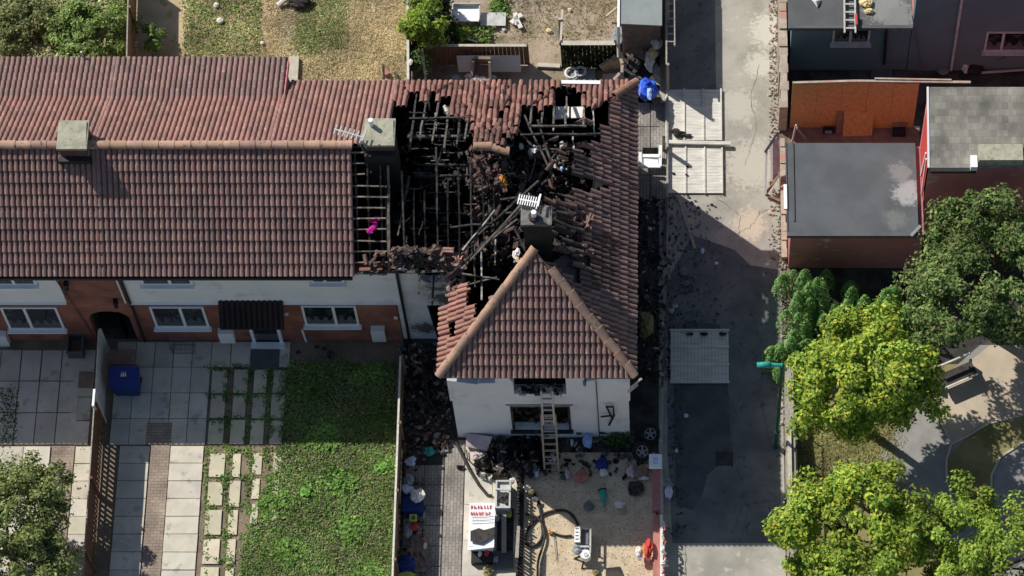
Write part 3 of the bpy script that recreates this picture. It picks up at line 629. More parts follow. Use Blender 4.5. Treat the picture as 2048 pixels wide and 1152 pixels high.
fb((872,228),(873,260),6.2,6.4,'white_beam',.05); fb((1108,232),(1106,262),6.2,6.3,'white_beam',.05)
for _ in range(30):
    a = (rnd(960,1130), rnd(290,500)); an = rnd(0,3.14); L = rnd(20,55); fb(a, (a[0]+L*math.cos(an), a[1]+L*math.sin(an)), rnd(5.0,6.6), rnd(5.0,6.6), random.choice(('char','char','ash')), .05, .06)
def rafb(parent, name, m, mb): return mb.build(name, m, parent)
# pale plasterboard seen through the rear hole
b = MB(); b.slab([W(1112,213,5.2),W(1138,213,5.2),W(1138,236,5.3),W(1110,238,5.3)], .03); b.slab([W(1142,214,5.2),W(1168,213,5.2),W(1170,235,5.3),W(1142,236,5.3)], .03); b.build('ceiling_board', 'rag', houseC)
b = MB(); 
for px,py,s in ((893,222,.10),(890,215,.08),(896,228,.06),(912,234,.08),(876,248,.05),(940,262,.05)): b.ball(W(px,py,5.6), s, 7, 5, jit=.3)
b.build('plaster_lumps', 'rag', houseC)
# rubble inside
fl = MB(); fl.box((XW0-1.9,-1.7,2.5),(XW1-.46,YN-.36,2.62)); fl.box((XW0+.3,-4.9,2.5),(XW1-.4,-1.72,2.61)); fl.build('charred_upper_floor', 'soot', houseC)
rb = MB()
cols = [(.02,.02,.02)]*8+[(.06,.055,.05)]*5+[(.14,.125,.11)]*4+[(.22,.12,.09)]*2+[(.45,.43,.40)]*2
def chunk(mb, p, s, col):
    m = Euler((rnd(0,6),rnd(0,6),rnd(0,6))).to_matrix(); e = (s*rnd(.3,1), s*rnd(.3,1), s*rnd(.1,.4))
    vs = [Vector(p)+m@Vector((a*e[0]*rnd(.7,1.1),b*e[1]*rnd(.7,1.1),c*e[2])) for a,b,c in ((-1,-1,-1),(1,-1,-1),(1,1,-1),(-1,1,-1),(-1,-1,1),(1,-1,1),(1,1,1),(-1,1,1))]
    mb.add(vs, BF, col)
for _ in range(2600):
    px = rnd(945,1170); py = rnd(290,530)
    d = math.hypot((px-1060)/110, (py-410)/125)
    chunk(rb, W(px,py, 5.9-1.2*d+rnd(-.4,.3)), rnd(.04,.16), random.choice(cols))
for _ in range(1500): chunk(rb, (rnd(XW0-1.9,XR),rnd(-1.6,4.0),rnd(3.6,4.9)), rnd(.04,.16), random.choice(cols[:17]))
for _ in range(130): chunk(rb, W(rnd(705,772),rnd(300,540),4.9), rnd(.04,.1), random.choice(cols))
o = rb.build('charred_rubble', 'rubble', houseC, kind='stuff')
hp = MB(); hp.ball((W(1055,410,4).x, W(1055,410,4).y, 3.4), 1.0, 22, 12, jit=.06, sc=(1.5,1.7,1.9)); hp.build('debris_heap', 'soot', houseC)
for (px,py,z,s,mm,nm) in ((1005,362,6.3,.19,'orange','insulation_scrap'),(1042,292,6.2,.1,'rag','plaster_scrap'),(1070,298,6.2,.12,'rag','plaster_scrap'),(1118,316,6.2,.08,'teal','plaster_scrap'),(1123,338,6.2,.07,'skyblue','plaster_scrap'),(1110,332,6.2,.07,'bag','plaster_scrap'),(1062,303,6.2,.13,'felt_lt','plaster_scrap'),(1124,290,6.3,.12,'kerb','plaster_scrap'),(1035,518,6.8,.09,'yellow','plaster_scrap'),(1033,507,6.8,.15,'rag','plaster_scrap'),(1000,360,6.2,.1,'orange','insulation_scrap')):
    b = MB(); b.ball(W(px,py,z), s, 9, 6, jit=.35, sc=(.7,1.1,.5)); b.build(nm, mm, houseC)
MT = MB(); 
for px,py in ((742,440),(750,448),(745,457),(753,437),(740,462)): MT.ball(W(px,py,5.9), .10, 8, 5, jit=.35, sc=(1,.9,.5))
T(MT.build('scorched_clothes', 'magenta'), 'bright magenta clothing lying in the exposed loft behind the battens', 'clothing')
# ---- chimneys
def chimney(parent, x0, x1, y0, y1, zc, zb, brick, cap, lab=None, pot=None):
    c = BX((x0+.06,y0+.05,zb),(x1-.06,y1-.05,zc-.1)).build('chimney', brick, parent)
    if lab: c['label'] = lab
    b = MB(); b.box((x0,y0,zc-.12),(x1,y1,zc-.02)); b.slab([(x0+.02,y0+.02,zc-.02),(x1-.02,y0+.02,zc-.02),(x1-.06,y1-.06,zc+.03),(x0+.03,y1-.05,zc+.02)], .06); b.build('cap', cap, c)
    b = MB(); b.box((x0-.02,y0-.13,zb+.0),(x1+.02,y0+.06,max(zb+.02, ZR-.86*(YR-y0)+.12))); b.build('flashing', 'gutter', c)
    return c
zc = 7.95
def capx(pxl, pxr, pyt, pyb, z): a = W(pxl,pyb,z); b = W(pxr,pyt,z); return a.x, b.x, a.y, b.y
x0,x1,y0,y1 = capx(112,178,240,297,zc); chimney(houseB, x0,x1,y0,y1, zc, 6.9, 'brick_chimney', 'cap', 'squat brick chimney with pale cracked cap at the ridge')
x0,x1,y0,y1 = capx(727,791,236,290,zc); ch = chimney(houseB, x0,x1,y0,y1, zc, 5.2, 'brick_chimney', 'cap', 'brick chimney beside the burnt hole, one white flue on its cap')
p = W(742,247,zc+.1); MB().cyl((p.x,p.y), .07, zc, zc+.32, 12).build('flue', 'pvc', ch)
zc2 = 8.75; x0,x1,y0,y1 = capx(1041,1104,411,449,zc2); ch2 = chimney(houseC, x0,x1,y0,y1, zc2, 3.0, 'sootbrick', 'cap_sooty', 'soot blackened chimney stack with a white topped flue')
p = W(1068,432,zc2+.1); mb = MB().cyl((p.x,p.y), .16, zc2, zc2+.12, 14); mb.build('pot_base', 'char', ch2); MB().cyl((p.x,p.y), .075, zc2+.12, zc2+.36, 12).build('flue', 'pvc', ch2)
def aerial(parent, p, d, n, L, m, name='aerial'):
    p = Vector(p); d = Vector(d).normalized(); mb = MB().beam(p, p+d*L, .035, .035)
    s = d.cross(Vector((0,0,1))).normalized()
    for i in range(n):
        q = p+d*L*(i+.3)/n; r = .16+.05*(i==n-1); mb.beam(q-s*r, q+s*r, .03, .03)
    mb.beam(p+d*L-s*.2+Vector((0,0,.15)), p+d*L+s*.2+Vector((0,0,.15)), .05, .05); mb.beam(p+d*L*.8, p+d*L*.8-Vector((0,0,.6)), .04, .04)
    return mb.build(name, m, parent)
aerial(ch2, W(1036,398,8.9), (1,-.2,0), 9, .62, 'pvc'); aerial(ch, W(668,258,8.2), (1,-.32,0), 7, .95, 'pvc_grey'); 
b = MB(); b.tube([W(700,268,8.0),W(722,280,7.8),W(735,300,7.4)], .03); b.tube([W(722,290,7.4),W(735,320,6.9),W(742,345,6.5)], .025); b.tube([W(712,325,6.7),W(745,328,6.7)], .03); b.build('aerial_cable', 'pvc_grey', ch)
# ================================================================ WALLS
yw = -1.80; yv = -5.05
def xzw(px, py, y=yw): p = WY(px, py, y); return p.x, p.z
def wall_xz(mb, pts, y0, y1): # prism of an x-z polygon between y0 (front) and y1
    n = len(pts); vs = [(x,y0,z) for x,z in pts]+[(x,y1,z) for x,z in pts]
    mb.add(vs, [tuple(range(n))[::-1], tuple(range(n,2*n))]+[(i,(i+1)%n,(i+1)%n+n,i+n) for i in range(n)])
xL = xzw(188,660)[0]; xR = xzw(270,665)[0]; zA = 2.15; xm = (xL+xR)/2; rr = (xR-xL)/2
arch = [(xm+rr*math.cos(a), zA-.55+.55*math.sin(a)) for a in [math.pi*i/12 for i in range(13)]]
wa = MB(); wall_xz(wa, [(XA,0),(XA,4.98),(-27.5,4.98),(-27.5,0),(xL,0)]+[(x,z) for x,z in arch[::-1] if x < XA]+[(XA,arch[6][1])], yw, yw+.25)
wa.build('wall', 'brick', houseA); BX((-27.5,YX-.35,0),(xL-.02,YX-.15,ZX-.1)).build('wall', 'brick', houseA); BX((-27.5,yw+.25,0),(-27.3,YX-.36,4.9)).build('wall', 'brick', houseA)
wb = MB(); wall_xz(wb, [(XB,0),(XB,4.98),(XA+.002,4.98),(XA+.002,arch[6][1])]+[(x,z) for x,z in arch[::-1] if x > XA+.01]+[(xR,0)], yw, yw+.25)
wb.build('wall', 'brick', houseB); wb = BX((xR+.02,YX-.35,0),(XK-.06,YX-.15,ZX-.1)); wb.box((XK-.3,YN-.05,0),(XK-.06,YX-.36,ZX-.3)); wb.box((XK-.05,YN-.3,0),(XB-.03,YN-.1,ZN-.14)); wb.build('wall', 'brick', houseB)
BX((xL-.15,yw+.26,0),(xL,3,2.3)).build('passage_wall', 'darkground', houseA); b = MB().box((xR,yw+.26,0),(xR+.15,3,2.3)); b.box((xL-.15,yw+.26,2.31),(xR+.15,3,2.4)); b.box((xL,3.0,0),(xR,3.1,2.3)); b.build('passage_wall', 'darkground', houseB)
zb_ = 2.86
xa0 = xzw(120,590)[0]; xb0 = xzw(244,560)[0]; xb1 = xzw(797,580)[0]
m = MB().box((-27.6,yw-.05,zb_),(xzw(122,575)[0],yw-.002,4.9)); m.slab([(-27.6,yw-.12,zb_),(xzw(134,605)[0],yw-.12,zb_),(xzw(134,605)[0],yw-.052,zb_+.05),(-27.6,yw-.052,zb_+.05)], .05); m.build('upper_render', 'render_white', houseA)
m = MB().box((xb0,yw-.05,zb_),(xb1,yw-.002,4.9)); m.slab([(xb0,yw-.12,zb_),(xb1,yw-.12,zb_),(xb1,yw-.052,zb_+.05),(xb0,yw-.052,zb_+.05)], .05); m.build('upper_render', 'render_white', houseB)
for h_, x0, x1 in ((houseA,-27.6,XA-.01),(houseB,XA+.01,XV)):
    BX((x0,yw-.24,4.82),(x1,yw-.12,4.93)).build('gutter', 'gutter', h_)
BX((-27.5,YX+.01,ZX-.16),(XA-.01,YX+.10,ZX-.06)).build('gutter', 'gutter', houseA); b = MB().box((XA+.01,YX+.01,ZX-.16),(XK,YX+.10,ZX-.06)); b.box((XK+.1,YN+.02,ZN-.16),(W(935,165,4.4).x,YN+.10,ZN-.06)); b.build('gutter', 'gutter', houseB)
def window(parent, x0, x1, z0, z1, y=yw, mull=(.5,), frame='pvc', sill=True, fr=.07, dep=.05, glassm='glass', label=None):
    f = MB(); f.box((x0,y-dep,z0),(x0+fr,y-.004,z1)); f.box((x1-fr,y-dep,z0),(x1,y-.004,z1)); f.box((x0+fr,y-dep,z0),(x1-fr,y-.004,z0+fr)); f.box((x0+fr,y-dep,z1-fr),(x1-fr,y-.004,z1))
    for k in mull: xx = x0+(x1-x0)*k; f.box((xx-fr*.6,y-dep-.01,z0+fr),(xx+fr*.6,y-.004,z1-fr))
    o = f.build('window', frame, parent)
    if label: o['label'] = label
    BX((x0+fr,y-.02,z0+fr),(x1-fr,y-.006,z1-fr)).build('pane', glassm, o)
    if sill: BX((x0-.06,y-dep-.12,z0-.07),(x1+.06,y-.002,z0-.005)).build('sill', frame, o)
    n = 22; zz = [z0+fr+(z1-z0)*(.22+.14*math.sin(k*1.7)+rnd(0,.12)) for k in range(n+1)]; xx = [x0+fr+(x1-x0-2*fr)*k/n for k in range(n+1)]
    b = MB(); b.add([(x,y-.0205,z0+fr+.01) for x in xx]+[(x,y-.0205,z) for x,z in zip(xx,zz)], [(k,k+1,n+2+k,n+1+k) for k in range(n)]); b.build('net_curtain', 'felt_dk', o)
    return o
def winpx(parent, a, b, c, d, y=yw, **k):  # pixel box on the wall plane: left x, right x at (top/bottom mean), top y, bottom y
    pl = WY(a[0], a[1], y); pr = WY(b[0], b[1], y); return window(parent, pl.x, pr.x, WY(b[0], d, y).z, WY(b[0], c, y).z, y, **k)
winpx(houseA, (12,640),(124,640), 613, 656, mull=(.42,)); winpx(houseA, (-10,562),(72,562), 549, 567, y=yw-.05, mull=(.45,))
winpx(houseA, (-190,640),(-78,640), 613, 656); 
winpx(houseB, (306,635),(414,635), 612, 652, mull=(.56,)); winpx(houseB, (607,632),(716,632), 610, 648, mull=(.58,))
winpx(houseB, (282,560),(384,560), 549, 567, y=yw-.05, mull=(.56,)); winpx(houseB, (622,558),(688,558), 549, 563, y=yw-.05, mull=(.42,))
# porch canopy and door
cv = MB(); a = xzw(443,620)[0]; b_ = xzw(571,620)[0]; zt = 3.05; zl = 2.35; yo = yw-.62
tiles(cv, (a,yo,zl),(b_,yo,zl),(a,yw-.02,zt),(b_,yw-.02,zt), tone=(.11,.13,.16)); cv.box((a,yo-.03,zl-.14),(b_,yo+.04,zl-.02),(.1,.1,.1)); cv.slab([(a,yo,zl-.03),(b_,yo,zl-.03),(b_,yw-.06,zt-.05),(a,yw-.06,zt-.05)], .05, (.1,.1,.1))
cv.build('porch_canopy', 'tile', houseB)
d0 = xzw(505,675)[0]; d1 = xzw(566,675)[0]
dr = MB().box((d0,yw-.12,.1),(d0+.1,yw-.004,2.2)); dr.box((d1-.1,yw-.12,.1),(d1,yw-.004,2.2)); dr.box((d0+.1,yw-.12,2.1),(d1-.1,yw-.004,2.2)); dr.box((d0-.05,yw-.3,.02),(d1+.05,yw-.1,.1))
dro = dr.build('door', 'pvc', houseB); BX((d0+.1,yw-.06,.1),(d1-.1,yw-.01,2.1)).build('door_panel', 'glass', dro)
BX((d0-.05,yw-1.0,.034),(d1-.1,yw-.32,.05)).build('door_mat', 'felt_dk', houseB)
for hh, a, b_, c, d in ((houseB,438,466,656,675),(houseB,742,769,651,672),(houseA,-16,12,661,683)):
    p = WY(a+4, d, yw); q = WY(b_, c, yw); BX((p.x,yw-.2,p.z),(q.x,yw-.003,q.z)).build('meter_box', 'pvc', hh)
def pipe(parent, pts, r, m, name='downpipe'): return MB().tube(pts, r, 8).build(name, m, parent)
pipe(houseB, [(xb0+.0,yw-.09,4.85),(xb0+.02,yw-.09,2.9)], .045, 'black_pl'); pipe(houseB, [(xb0-.14,yw-.07,4.85),(xb0-.12,yw-.07,2.9)], .03, 'pvc'); pipe(houseB, [(xb0+.02,yw-.05,2.86),(xb0+.02,yw-.05,.05)], .045, 'sootbrick')
x = xzw(118,575)[0]; pipe(houseA, [(x,yw-.05,4.7),(x+.2,yw-.05,3.0),(x+.45,yw-.03,.4)], .018, 'fence')
pipe(houseB, [(xzw(608,670)[0],yw-.05,.9),(xzw(610,670)[0],yw-.05,.05)], .04, 'pvc')
for hh, px, py in ((houseA,133,565),(houseB,232,600)):
    p = WY(px,py,yw); mb = MB().box((p.x-.06,yw-.18,p.z-.08),(p.x+.06,yw-.003,p.z+.14)); mb.ball((p.x,yw-.16,p.z-.12),.07,8,6); mb.build('wall_lantern', 'black_pl', hh)
for px, py in ((573,624),(792,632)): p = WY(px,py,yw); MB().ball((p.x,yw-.05,p.z),.07,8,6).build('wall_lamp', 'rag', houseB)
# ---- burnt house walls
wc = MB()
e0, e1 = XB+.02, -6.62
zH = xzw(850,590)[1]
wall_xz(wc, [(e0,0),(xzw(868,640)[0]-.0,0),(xzw(858,640)[0],2.45),(e1,2.45),(e1,zH),(e0,zH)], yw+.06, yw+.25)
hx0 = xzw(838,560)[0]; wall_xz(wc, [(e0+.12,zH+.002),(e1,zH+.002),(e1,4.25),(hx0+.2,4.15),(hx0+.05,4.4),(hx0-.05,4.9),(e0+.12,4.9)], yw, yw+.25)
wc.build('wall', 'render_sooty', houseC)
sb = MB().box((e0-.05,yw+.3,0),(XW1-.25,yw+.5,2.5)); sb.box((XW0-1.9,YN-.35,0),(XW1-.25,YN-.06,ZN-.10)); sb.box((XW1-.45,-4.8,0),(XW1-.22,YN-.36,4.8)); sb.box((-6.62,-4.8,0),(-6.4,yw-.02,4.9)); sb.box((XB-.02,yw+.52,0),(XB+.16,YN-.36,4.6)); sb.box((-6.1,yw-.4,0),(-5.9,yw+.29,4.2))
sb.build('sooty_wall', 'soot', houseC)
# party gable spandrel
MB().slab([(XB-.12,YE+.3,4.6),(XB-.12,YR,7.2),(XB-.12,YN-.5,4.6)], .1).build('party_wall', 'sootbrick', houseC)
pipe(houseC, [(xb1+.06,yw-.06,4.9),(xb1+.06,yw-.06,.1)], .045, 'black_pl')
# gable wall of the wing with burnt window openings
gw = MB(); gx0, gx1 = -6.62, -1.38; wx0 = WY(1022,830,yv).x; wx1 = WY(1141,830,yv).x; wz0, wz1 = .62, 2.42
gw.box((gx0,yv,0),(wx0,yv+.25,2.98)); gw.box((wx1,yv,0),(gx1,yv+.25,2.98)); gw.box((wx0,yv,0),(wx1,yv+.25,wz0)); gw.box((wx0,yv,wz1),(wx1,yv+.25,2.98)); gw.build('gable_wall', 'render_white', houseC)
ux0 = WY(1028,780,yv).x; ux1 = WY(1133,780,yv).x; uz = 3.50
gu = MB(); yu = yv-.07
wall_xz(gu, [(gx0-.05,2.982),(ux0,2.982),(ux0,uz),(ux0-.0,4.3),(ux0-.1,4.65),(ux0-.5,4.72),(ux0-.52,4.3),(ux0-1.0,4.28),(ux0-1.05,4.2),(ux0-1.5,4.35),(gx0-.05,4.5)], yu, yv+.25)
wall_xz(gu, [(ux0+.002,2.982),(ux1-.002,2.982),(ux1-.002,uz),(ux0+.002,uz)], yu, yv+.25)
wall_xz(gu, [(ux1,2.982),(gx1+.05,2.982),(gx1+.05,4.6),(ux1+1.0,4.6),(ux1+.62,4.42),(ux1+.58,4.02),(ux1+.5,4.1),(ux1+.5,4.45),(ux1+.62,4.8),(ux1,4.8)], yu, yv+.25)
gu.build('upper_gable_render', 'render_white', houseC)
BX((gx0+.1,yv+.26,0),(gx1-.1,yv+.3,4.9)).build('sooty_wall', 'soot', houseC)
b = MB().box((wx0-.0,yv-.03,wz0),(wx0+.07,yv+.08,wz1)); b.box((wx1-.07,yv-.03,wz0),(wx1,yv+.08,wz1)); b.box((wx0-.06,yv-.12,wz0-.08),(wx1+.06,yv+.08,wz0-.002)); b.box((wx0+.07,yv-.0,wz1-.12),(wx1-.07,yv+.08,wz1-.02)); b.box(((wx0+wx1)/2-.04,yv,wz0),((wx0+wx1)/2+.04,yv+.08,wz1-.12))
o = b.build('window', 'char', houseC); o['label'] = 'blackened burnt out window opening'; BX((wx0-.12,yv-.03,wz1+.10),(wx1+.1,yv-.003,wz1+.14)).build('lintel_strip', 'felt', houseC)
b = MB(); 
for _ in range(40): chunk(b, (rnd(wx0+.1,wx1-.1),yv+.18,rnd(wz0+.1,wz1-.3)), rnd(.04,.12), random.choice([(.03,.03,.03),(.08,.06,.05),(.15,.1,.07)]))
b.build('burnt_window_debris', 'rubble', houseC, kind='stuff')
b = MB()
for _ in range(70): chunk(b, (rnd(ux0+.1,ux1-.1),yv+rnd(-.12,.2),uz+rnd(.0,.14)), rnd(.04,.14), random.choice([(.03,.03,.03),(.2,.17,.13),(.5,.46,.38),(.06,.05,.05)]))
b.build('sill_debris', 'rubble', houseC)
pipe(houseC, [(WY(1193,770,yv).x,yv-.12,4.6),(WY(1195,800,yv).x,yv-.05,.3)], .015, 'gutter')
px_, pz_ = WY(1220,815,yv).x, WY(1220,815,yv).z
b = MB(); b.beam((px_-.12,yv-.12,2.65),(px_+.12,yv-.12,2.65),.04,.05); b.beam((px_-.1,yv-.1,2.65),(px_+.05,yv-.1,1.75),.04,.05); b.beam((px_+.1,yv-.1,2.65),(px_+.12,yv-.1,2.0),.04,.05); b.beam((px_-.28,yv-.1,1.85),(px_+.05,yv-.1,1.95),.04,.05); b.beam((px_+.12,yv-.1,2.0),(px_-.05,yv-.1,1.2),.04,.06)
b.build('satellite_bracket', 'black_pl', houseC)
for px,py in ((1203,866),(1158,867)): p = WY(px,py,yv); BX((p.x-.08,yv-.04,p.z),(p.x+.08,yv-.003,p.z+.1)).build('air_brick', 'char', houseC)
b = MB().tube([WY(1262,775,yv-.2),WY(1282,758,yv-.3)],.035); b.tube([WY(1257,785,yv-.1),WY(1275,770,yv-.2)],.03); b.build('broken_gutter_end', 'pinkcloth', houseC)
BX((XW0+.02,YS0-.02,ZE-.12),(XW1-.02,YS0+.06,ZE-.02)).build('gutter', 'gutter', houseC); BX((XW1-.04,YS0+.1,ZE-.16),(XW1+.05,YN-.1,ZE-.06)).build('gutter', 'gutter', houseC)
# scattered roof marks: small droppings and a mortar lump, part of nothing else
# ================================================================ FENCES AND WALLS
def fence_ns(name, A, B, h, m, label, cap=None, capw=.05, thick=.05, low_gap=False, posts=True, wob=.0):
    """board fence from A to B (ground points), boards in one mesh with real gaps, posts and capping as parts"""
    A = Vector((A.x,A.y,0)); B = Vector((B.x,B.y,0)); L = (B-A).length; d = (B-A)/L; s = d.cross(Vector((0,0,1)))
    r = root(name, (A+B)/2, label, 'fence'); mb = MB(); n = int(L/.13); z0 = .5 if low_gap else .03
    for i in range(n):
        p = A+d*(i+.5)*L/n; k = rnd(.75,1.1); mb.beam(p+Vector((0,0,z0)), p+s*rnd(-wob,wob)+Vector((0,0,h-rnd(0,.02))), L/n-.008, .02, (k,k,k), up=s)
    mb.build('boards', m, r)
    if low_gap:
        g = MB()
        for i in range(int(L/.16)):
            p = A+d*i*.16; g.beam(p+Vector((0,0,.02)), p+Vector((0,0,.52)), .085, .02, up=s)
        for z in (.06,.26): g.beam(A+Vector((0,0,z)), B+Vector((0,0,z)), .02, .06)
        g.build('lower_trellis', m, r)
    if posts:
        k = max(2, int(L/1.85)+1)
        for i in range(k): p = A+d*L*i/(k-1)-s*.05; MB().beam(p, p+Vector((0,0,h+.04)), .08, .08).build('post', m, r)
    if cap: MB().beam(A+Vector((0,0,h+.015)), B+Vector((0,0,h+.015)), capw, .03).build('capping', cap, r)
    return r
def topg(px, py, h): return W(px, py, h)
fence_ns('garden_fence', topg(188.5,808,1.62), topg(158,1260,1.62), 1.6, 'fence', 'brown garden fence with trellis foot between the two left front gardens', 'fence_grey', .035, low_gap=True)
fence_ns('garden_fence', topg(197,660,1.62), topg(190,803,1.62), 1.6, 'fence_pale', 'pale painted fence panel beside the blue wheelie bin', 'fence_pale', .03)
p = W(189,795,1.68); BX((p.x-.05,p.y-.3,1.35),(p.x+.02,p.y+.25,1.75)).build('fence_post_sleeve','pvc', label='short white sleeve on the joint of the left garden fence', category='post sleeve')
fence_ns('garden_fence', topg(801,712,1.42), topg(781,1260,1.42), 1.4, 'fence_brown2', 'long garden fence with pale capping at the right edge of the lawn', 'fence_pale', .06)
fence_ns('garden_fence', topg(258,-90,1.65), topg(253,118,1.65), 1.62, 'fence_brown2', 'brown fence behind the far left house beside the overgrown garden', 'fence_grey', .04)
fence_ns('garden_fence', topg(815,-90,1.4), topg(816,166,1.4), 1.38, 'fence_grey', 'weathered grey fence between dry lawn and cluttered rear yard', 'fence_pale', .08)
fence_ns('timber_screen', W(853,130,0), W(1057,130,0), 1.25, 'fence_brown2', 'low brown board screen behind the white panel and armchair', 'kerb', .09)
r = fence_ns('alley_fence', W(1334,-90,0), W(1333,182,0), 1.72, 'fence_grey', 'standing grey fence along the alley beside the grey shed', 'fence_grey', .05)
r = root('alley_fence', W(1322,700,0), 'leaning remains of the alley fence, bare rails and posts beside the burnt house', 'fence')
for a, b, z in (((1333,395),(1329,500),.8),((1338,560),(1324,775),.95),((1325,775),(1322,905),.95),((1323,935),(1324,1025),.6)):
    MB().beam(W(*a,z), W(*b,z), .09, .07).build('rail', 'fence_grey' if a[1] > 700 else 'ash', r)
for px, py in ((1338,562),(1324,775),(1322,905),(1330,400),(1328,300)): p = W(px,py,0); MB().beam(p, (p.x,p.y,1.05), .1, .1).build('post', 'fence_grey', r)
b = MB().box((W(1333,190,0).x,W(0,520,0).y,0),(W(1333,190,0).x+.06,W(0,200,0).y,.22)); b.build('gravel_board', 'fence_grey', r)
# red edged low wall at the bottom
x0 = W(1306,1080,.4).x; x1 = W(1319,1080,.4).x; b = MB().box((x0,-14,0),(x1,W(0,1030,.4).y,.42)); o = b.build('low_wall','pink', label='low faded red wall beside the gravel garden and the alley', category='wall')
r = root('low_fence', W(1325,1100,0), 'low white and red fence rail littered with scraps at lower alley edge', 'fence')
b = MB().box((x1+.01,-14,0),(x1+.10,W(0,1030,.5).y,.55)); b.build('rail', 'rag', r)
b = MB()
for i in range(26): p = W(1327+rnd(-3,4), 1045+i*5, .6); chunk(b, p, rnd(.04,.10), random.choice([(.8,.8,.78),(.75,.73,.7),(.7,.1,.08),(.3,.3,.3)]))
b.build('snagged_scraps', 'rubble', r)
x0 = W(1305,1000,.05).x; BX((x0,W(0,1025,0).y,0),(x0+.25,W(0,935,0).y,.18)).build('maroon_kerb','maroon', label='dull maroon kerb below the white box on the fence', category='kerb')
# ================================================================ RIGHT-HAND LOTS
WL = MB(); xa = W(1559,100,1.6).x; xb = W(1575,100,1.6).x
for i in range(26):
    y0 = W(0,262,0).y+i*.32; WL.box((xa+rnd(-.03,.03),y0+.003,0),(xb+rnd(-.03,.03),y0+.318,1.55+rnd(-.05,.04)))
T(WL.build('brick_wall', 'wallpale'), 'crumbling salmon brick wall between the alley and the dark grey house', 'wall')
WL = MB()
for i in range(14):
    y0 = W(0,520,0).y+i*.3; WL.box((3.34,y0+.003,0),(3.50+rnd(-.03,.03),y0+.298,rnd(.18,.26)))
T(WL.build('brick_wall', 'wallpale'), 'low rubble wall footing beside the grey garage roof', 'wall')
WL = MB()
for i in range(22):
    y0 = W(0,1165,0).y-6+i*.62; WL.box((3.36,y0+.003,0),(3.62+rnd(-.02,.02),y0+.617,.75+rnd(-.01,.01)))
parkwall = root('park_wall', (3.5,-6,0), 'pale coping wall with dark railing between the alley and maples', 'wall'); WL.build('wall', 'fence_grey', parkwall)
b = MB().beam((3.66,-16,1.0),(3.66,W(0,860,0).y,1.0),.04,.04)
for i in range(18): b.beam((3.66,-16+i*.75,.0),(3.66,-16+i*.75,1.0),.03,.03)
b.build('railing', 'black_pl', parkwall); BX((3.40,W(0,1010,0).y,.78),(3.52,W(0,880,0).y,.84)).build('coping', 'kerb', parkwall)
# rubble strip at the foot of the wall
mb = MB()
for _ in range(420): p = W(rnd(1538,1560), rnd(-20,330) if random.random()<.8 else rnd(330,520), .02); chunk(mb, p, rnd(.02,.07), random.choice([(.5,.45,.36),(.6,.55,.46),(.4,.34,.27),(.5,.3,.24)]))
T(mb.build('rubble_strip', 'rubble'), 'crumbled mortar and brick bits along the alley foot of the wall', 'rubble', kind='stuff')
mb = MB()
for _ in range(260): p = W(1563+rnd(-6,8), rnd(400,850), .01); chunk(mb, p, rnd(.03,.08), random.choice([(.5,.45,.36),(.3,.3,.2),(.42,.38,.3)]))
T(mb.build('edge_rubble', 'rubble'), 'grit and moss along the alley edge below the hedge', 'rubble', kind='stuff')
# dark grey house with flat roofed extension
ygh = W(1700,140,0).y; zf1 = WY(1700,50,ygh).z
gh = root('dark_grey_house', (8,ygh+3,0), 'dark grey rendered house with flat roofed extension and white windows', 'house')
xg0 = W(1578,138,0).x; xg1 = W(1813,138,0).x
BX((xg0,ygh,0),(xg1-.02,ygh+8,zf1-.16)).build('extension_wall', 'slategrey', gh)
m1 = WY(1567,50,ygh-.1)
BX((xg0-.12,ygh-.12,zf1-.15),(xg1-.0,ygh+8,zf1)).build('flat_roof', 'felt_ext', gh)
b = MB().box((xg0-.12,ygh-.13,zf1-.02),(xg1,ygh-.02,zf1+.03)); b.build('roof_edge', 'felt_dk', gh)
BX((xg1+.002,ygh+.0,zf1-.12),(xg1+.06,ygh+8,zf1+.06)).build('red_fascia', 'pink', gh)
BX((xg1+.0,ygh-.02,0),(40,ygh-.02+.3,6.5)).build('wall', 'slategrey', gh); BX((xg1+.07,ygh+.29,0),(40,ygh+8,6.3)).build('wall', 'slategrey', gh)
ww = WY(1970,80,ygh); w2 = WY(2068,80,ygh); window(gh, ww.x, w2.x+.5, WY(1990,99,ygh).z, WY(1990,61,ygh).z, ygh-.02, (.27,), 'pvc_grey')
wl = WY(1664,80,ygh); wr = WY(1739,80,ygh); window(gh, wl.x, wr.x, WY(1700,84,ygh).z, zf1-.2, ygh, (.48,), 'pvc_grey')
pa = WY(1927,-20,ygh-.1); pb = WY(1902,140,ygh-.1); pipe(gh, [pa,pb], .045, 'pvc_grey'); pipe(gh, [WY(1773,56,ygh-.1),WY(1768,128,ygh-.1)], .05, 'black_pl')
pipe(gh, [WY(1824,30,ygh-.06),WY(1845,140,ygh-.06)], .015, 'felt')
# small things on that roof and in the strip of yard
def blob(name, px, py, z, r, m, label, cat, sc=(1,.8,.45), group=None, jit=.3, nu=11, nv=7):
    p = W(px, py, z); b = MB().ball(p+Vector((0,0,r*sc[2]*.6)), r, nu, nv, jit=jit, sc=sc); return T(b.build(name, m), label, cat, group)
def boxp(name, px0, py0, px1, py1, z, h, m, label, cat, rot=0.0, tilt=(0,0), group=None):
    a = W(px0, py1, z); c = W(px1, py0, z); b = MB().box((a.x,a.y,z),(c.x,c.y,z+h), rot=rot, tilt=tilt); return T(b.build(name, m), label, cat, group)
b = MB(); p = W(1632,6,zf1+.05); b.add([(p.x-.14,p.y+.12,p.z),(p.x+.16,p.y+.12,p.z),(p.x+.04,p.y-.16,p.z),(p.x,p.y,p.z+.12)],[(0,1,3),(1,2,3),(2,0,3),(0,2,1)]); T(b.build('plastic_scrap','rag'),'small white triangular scrap on the flat roof left of the ladder','scrap')
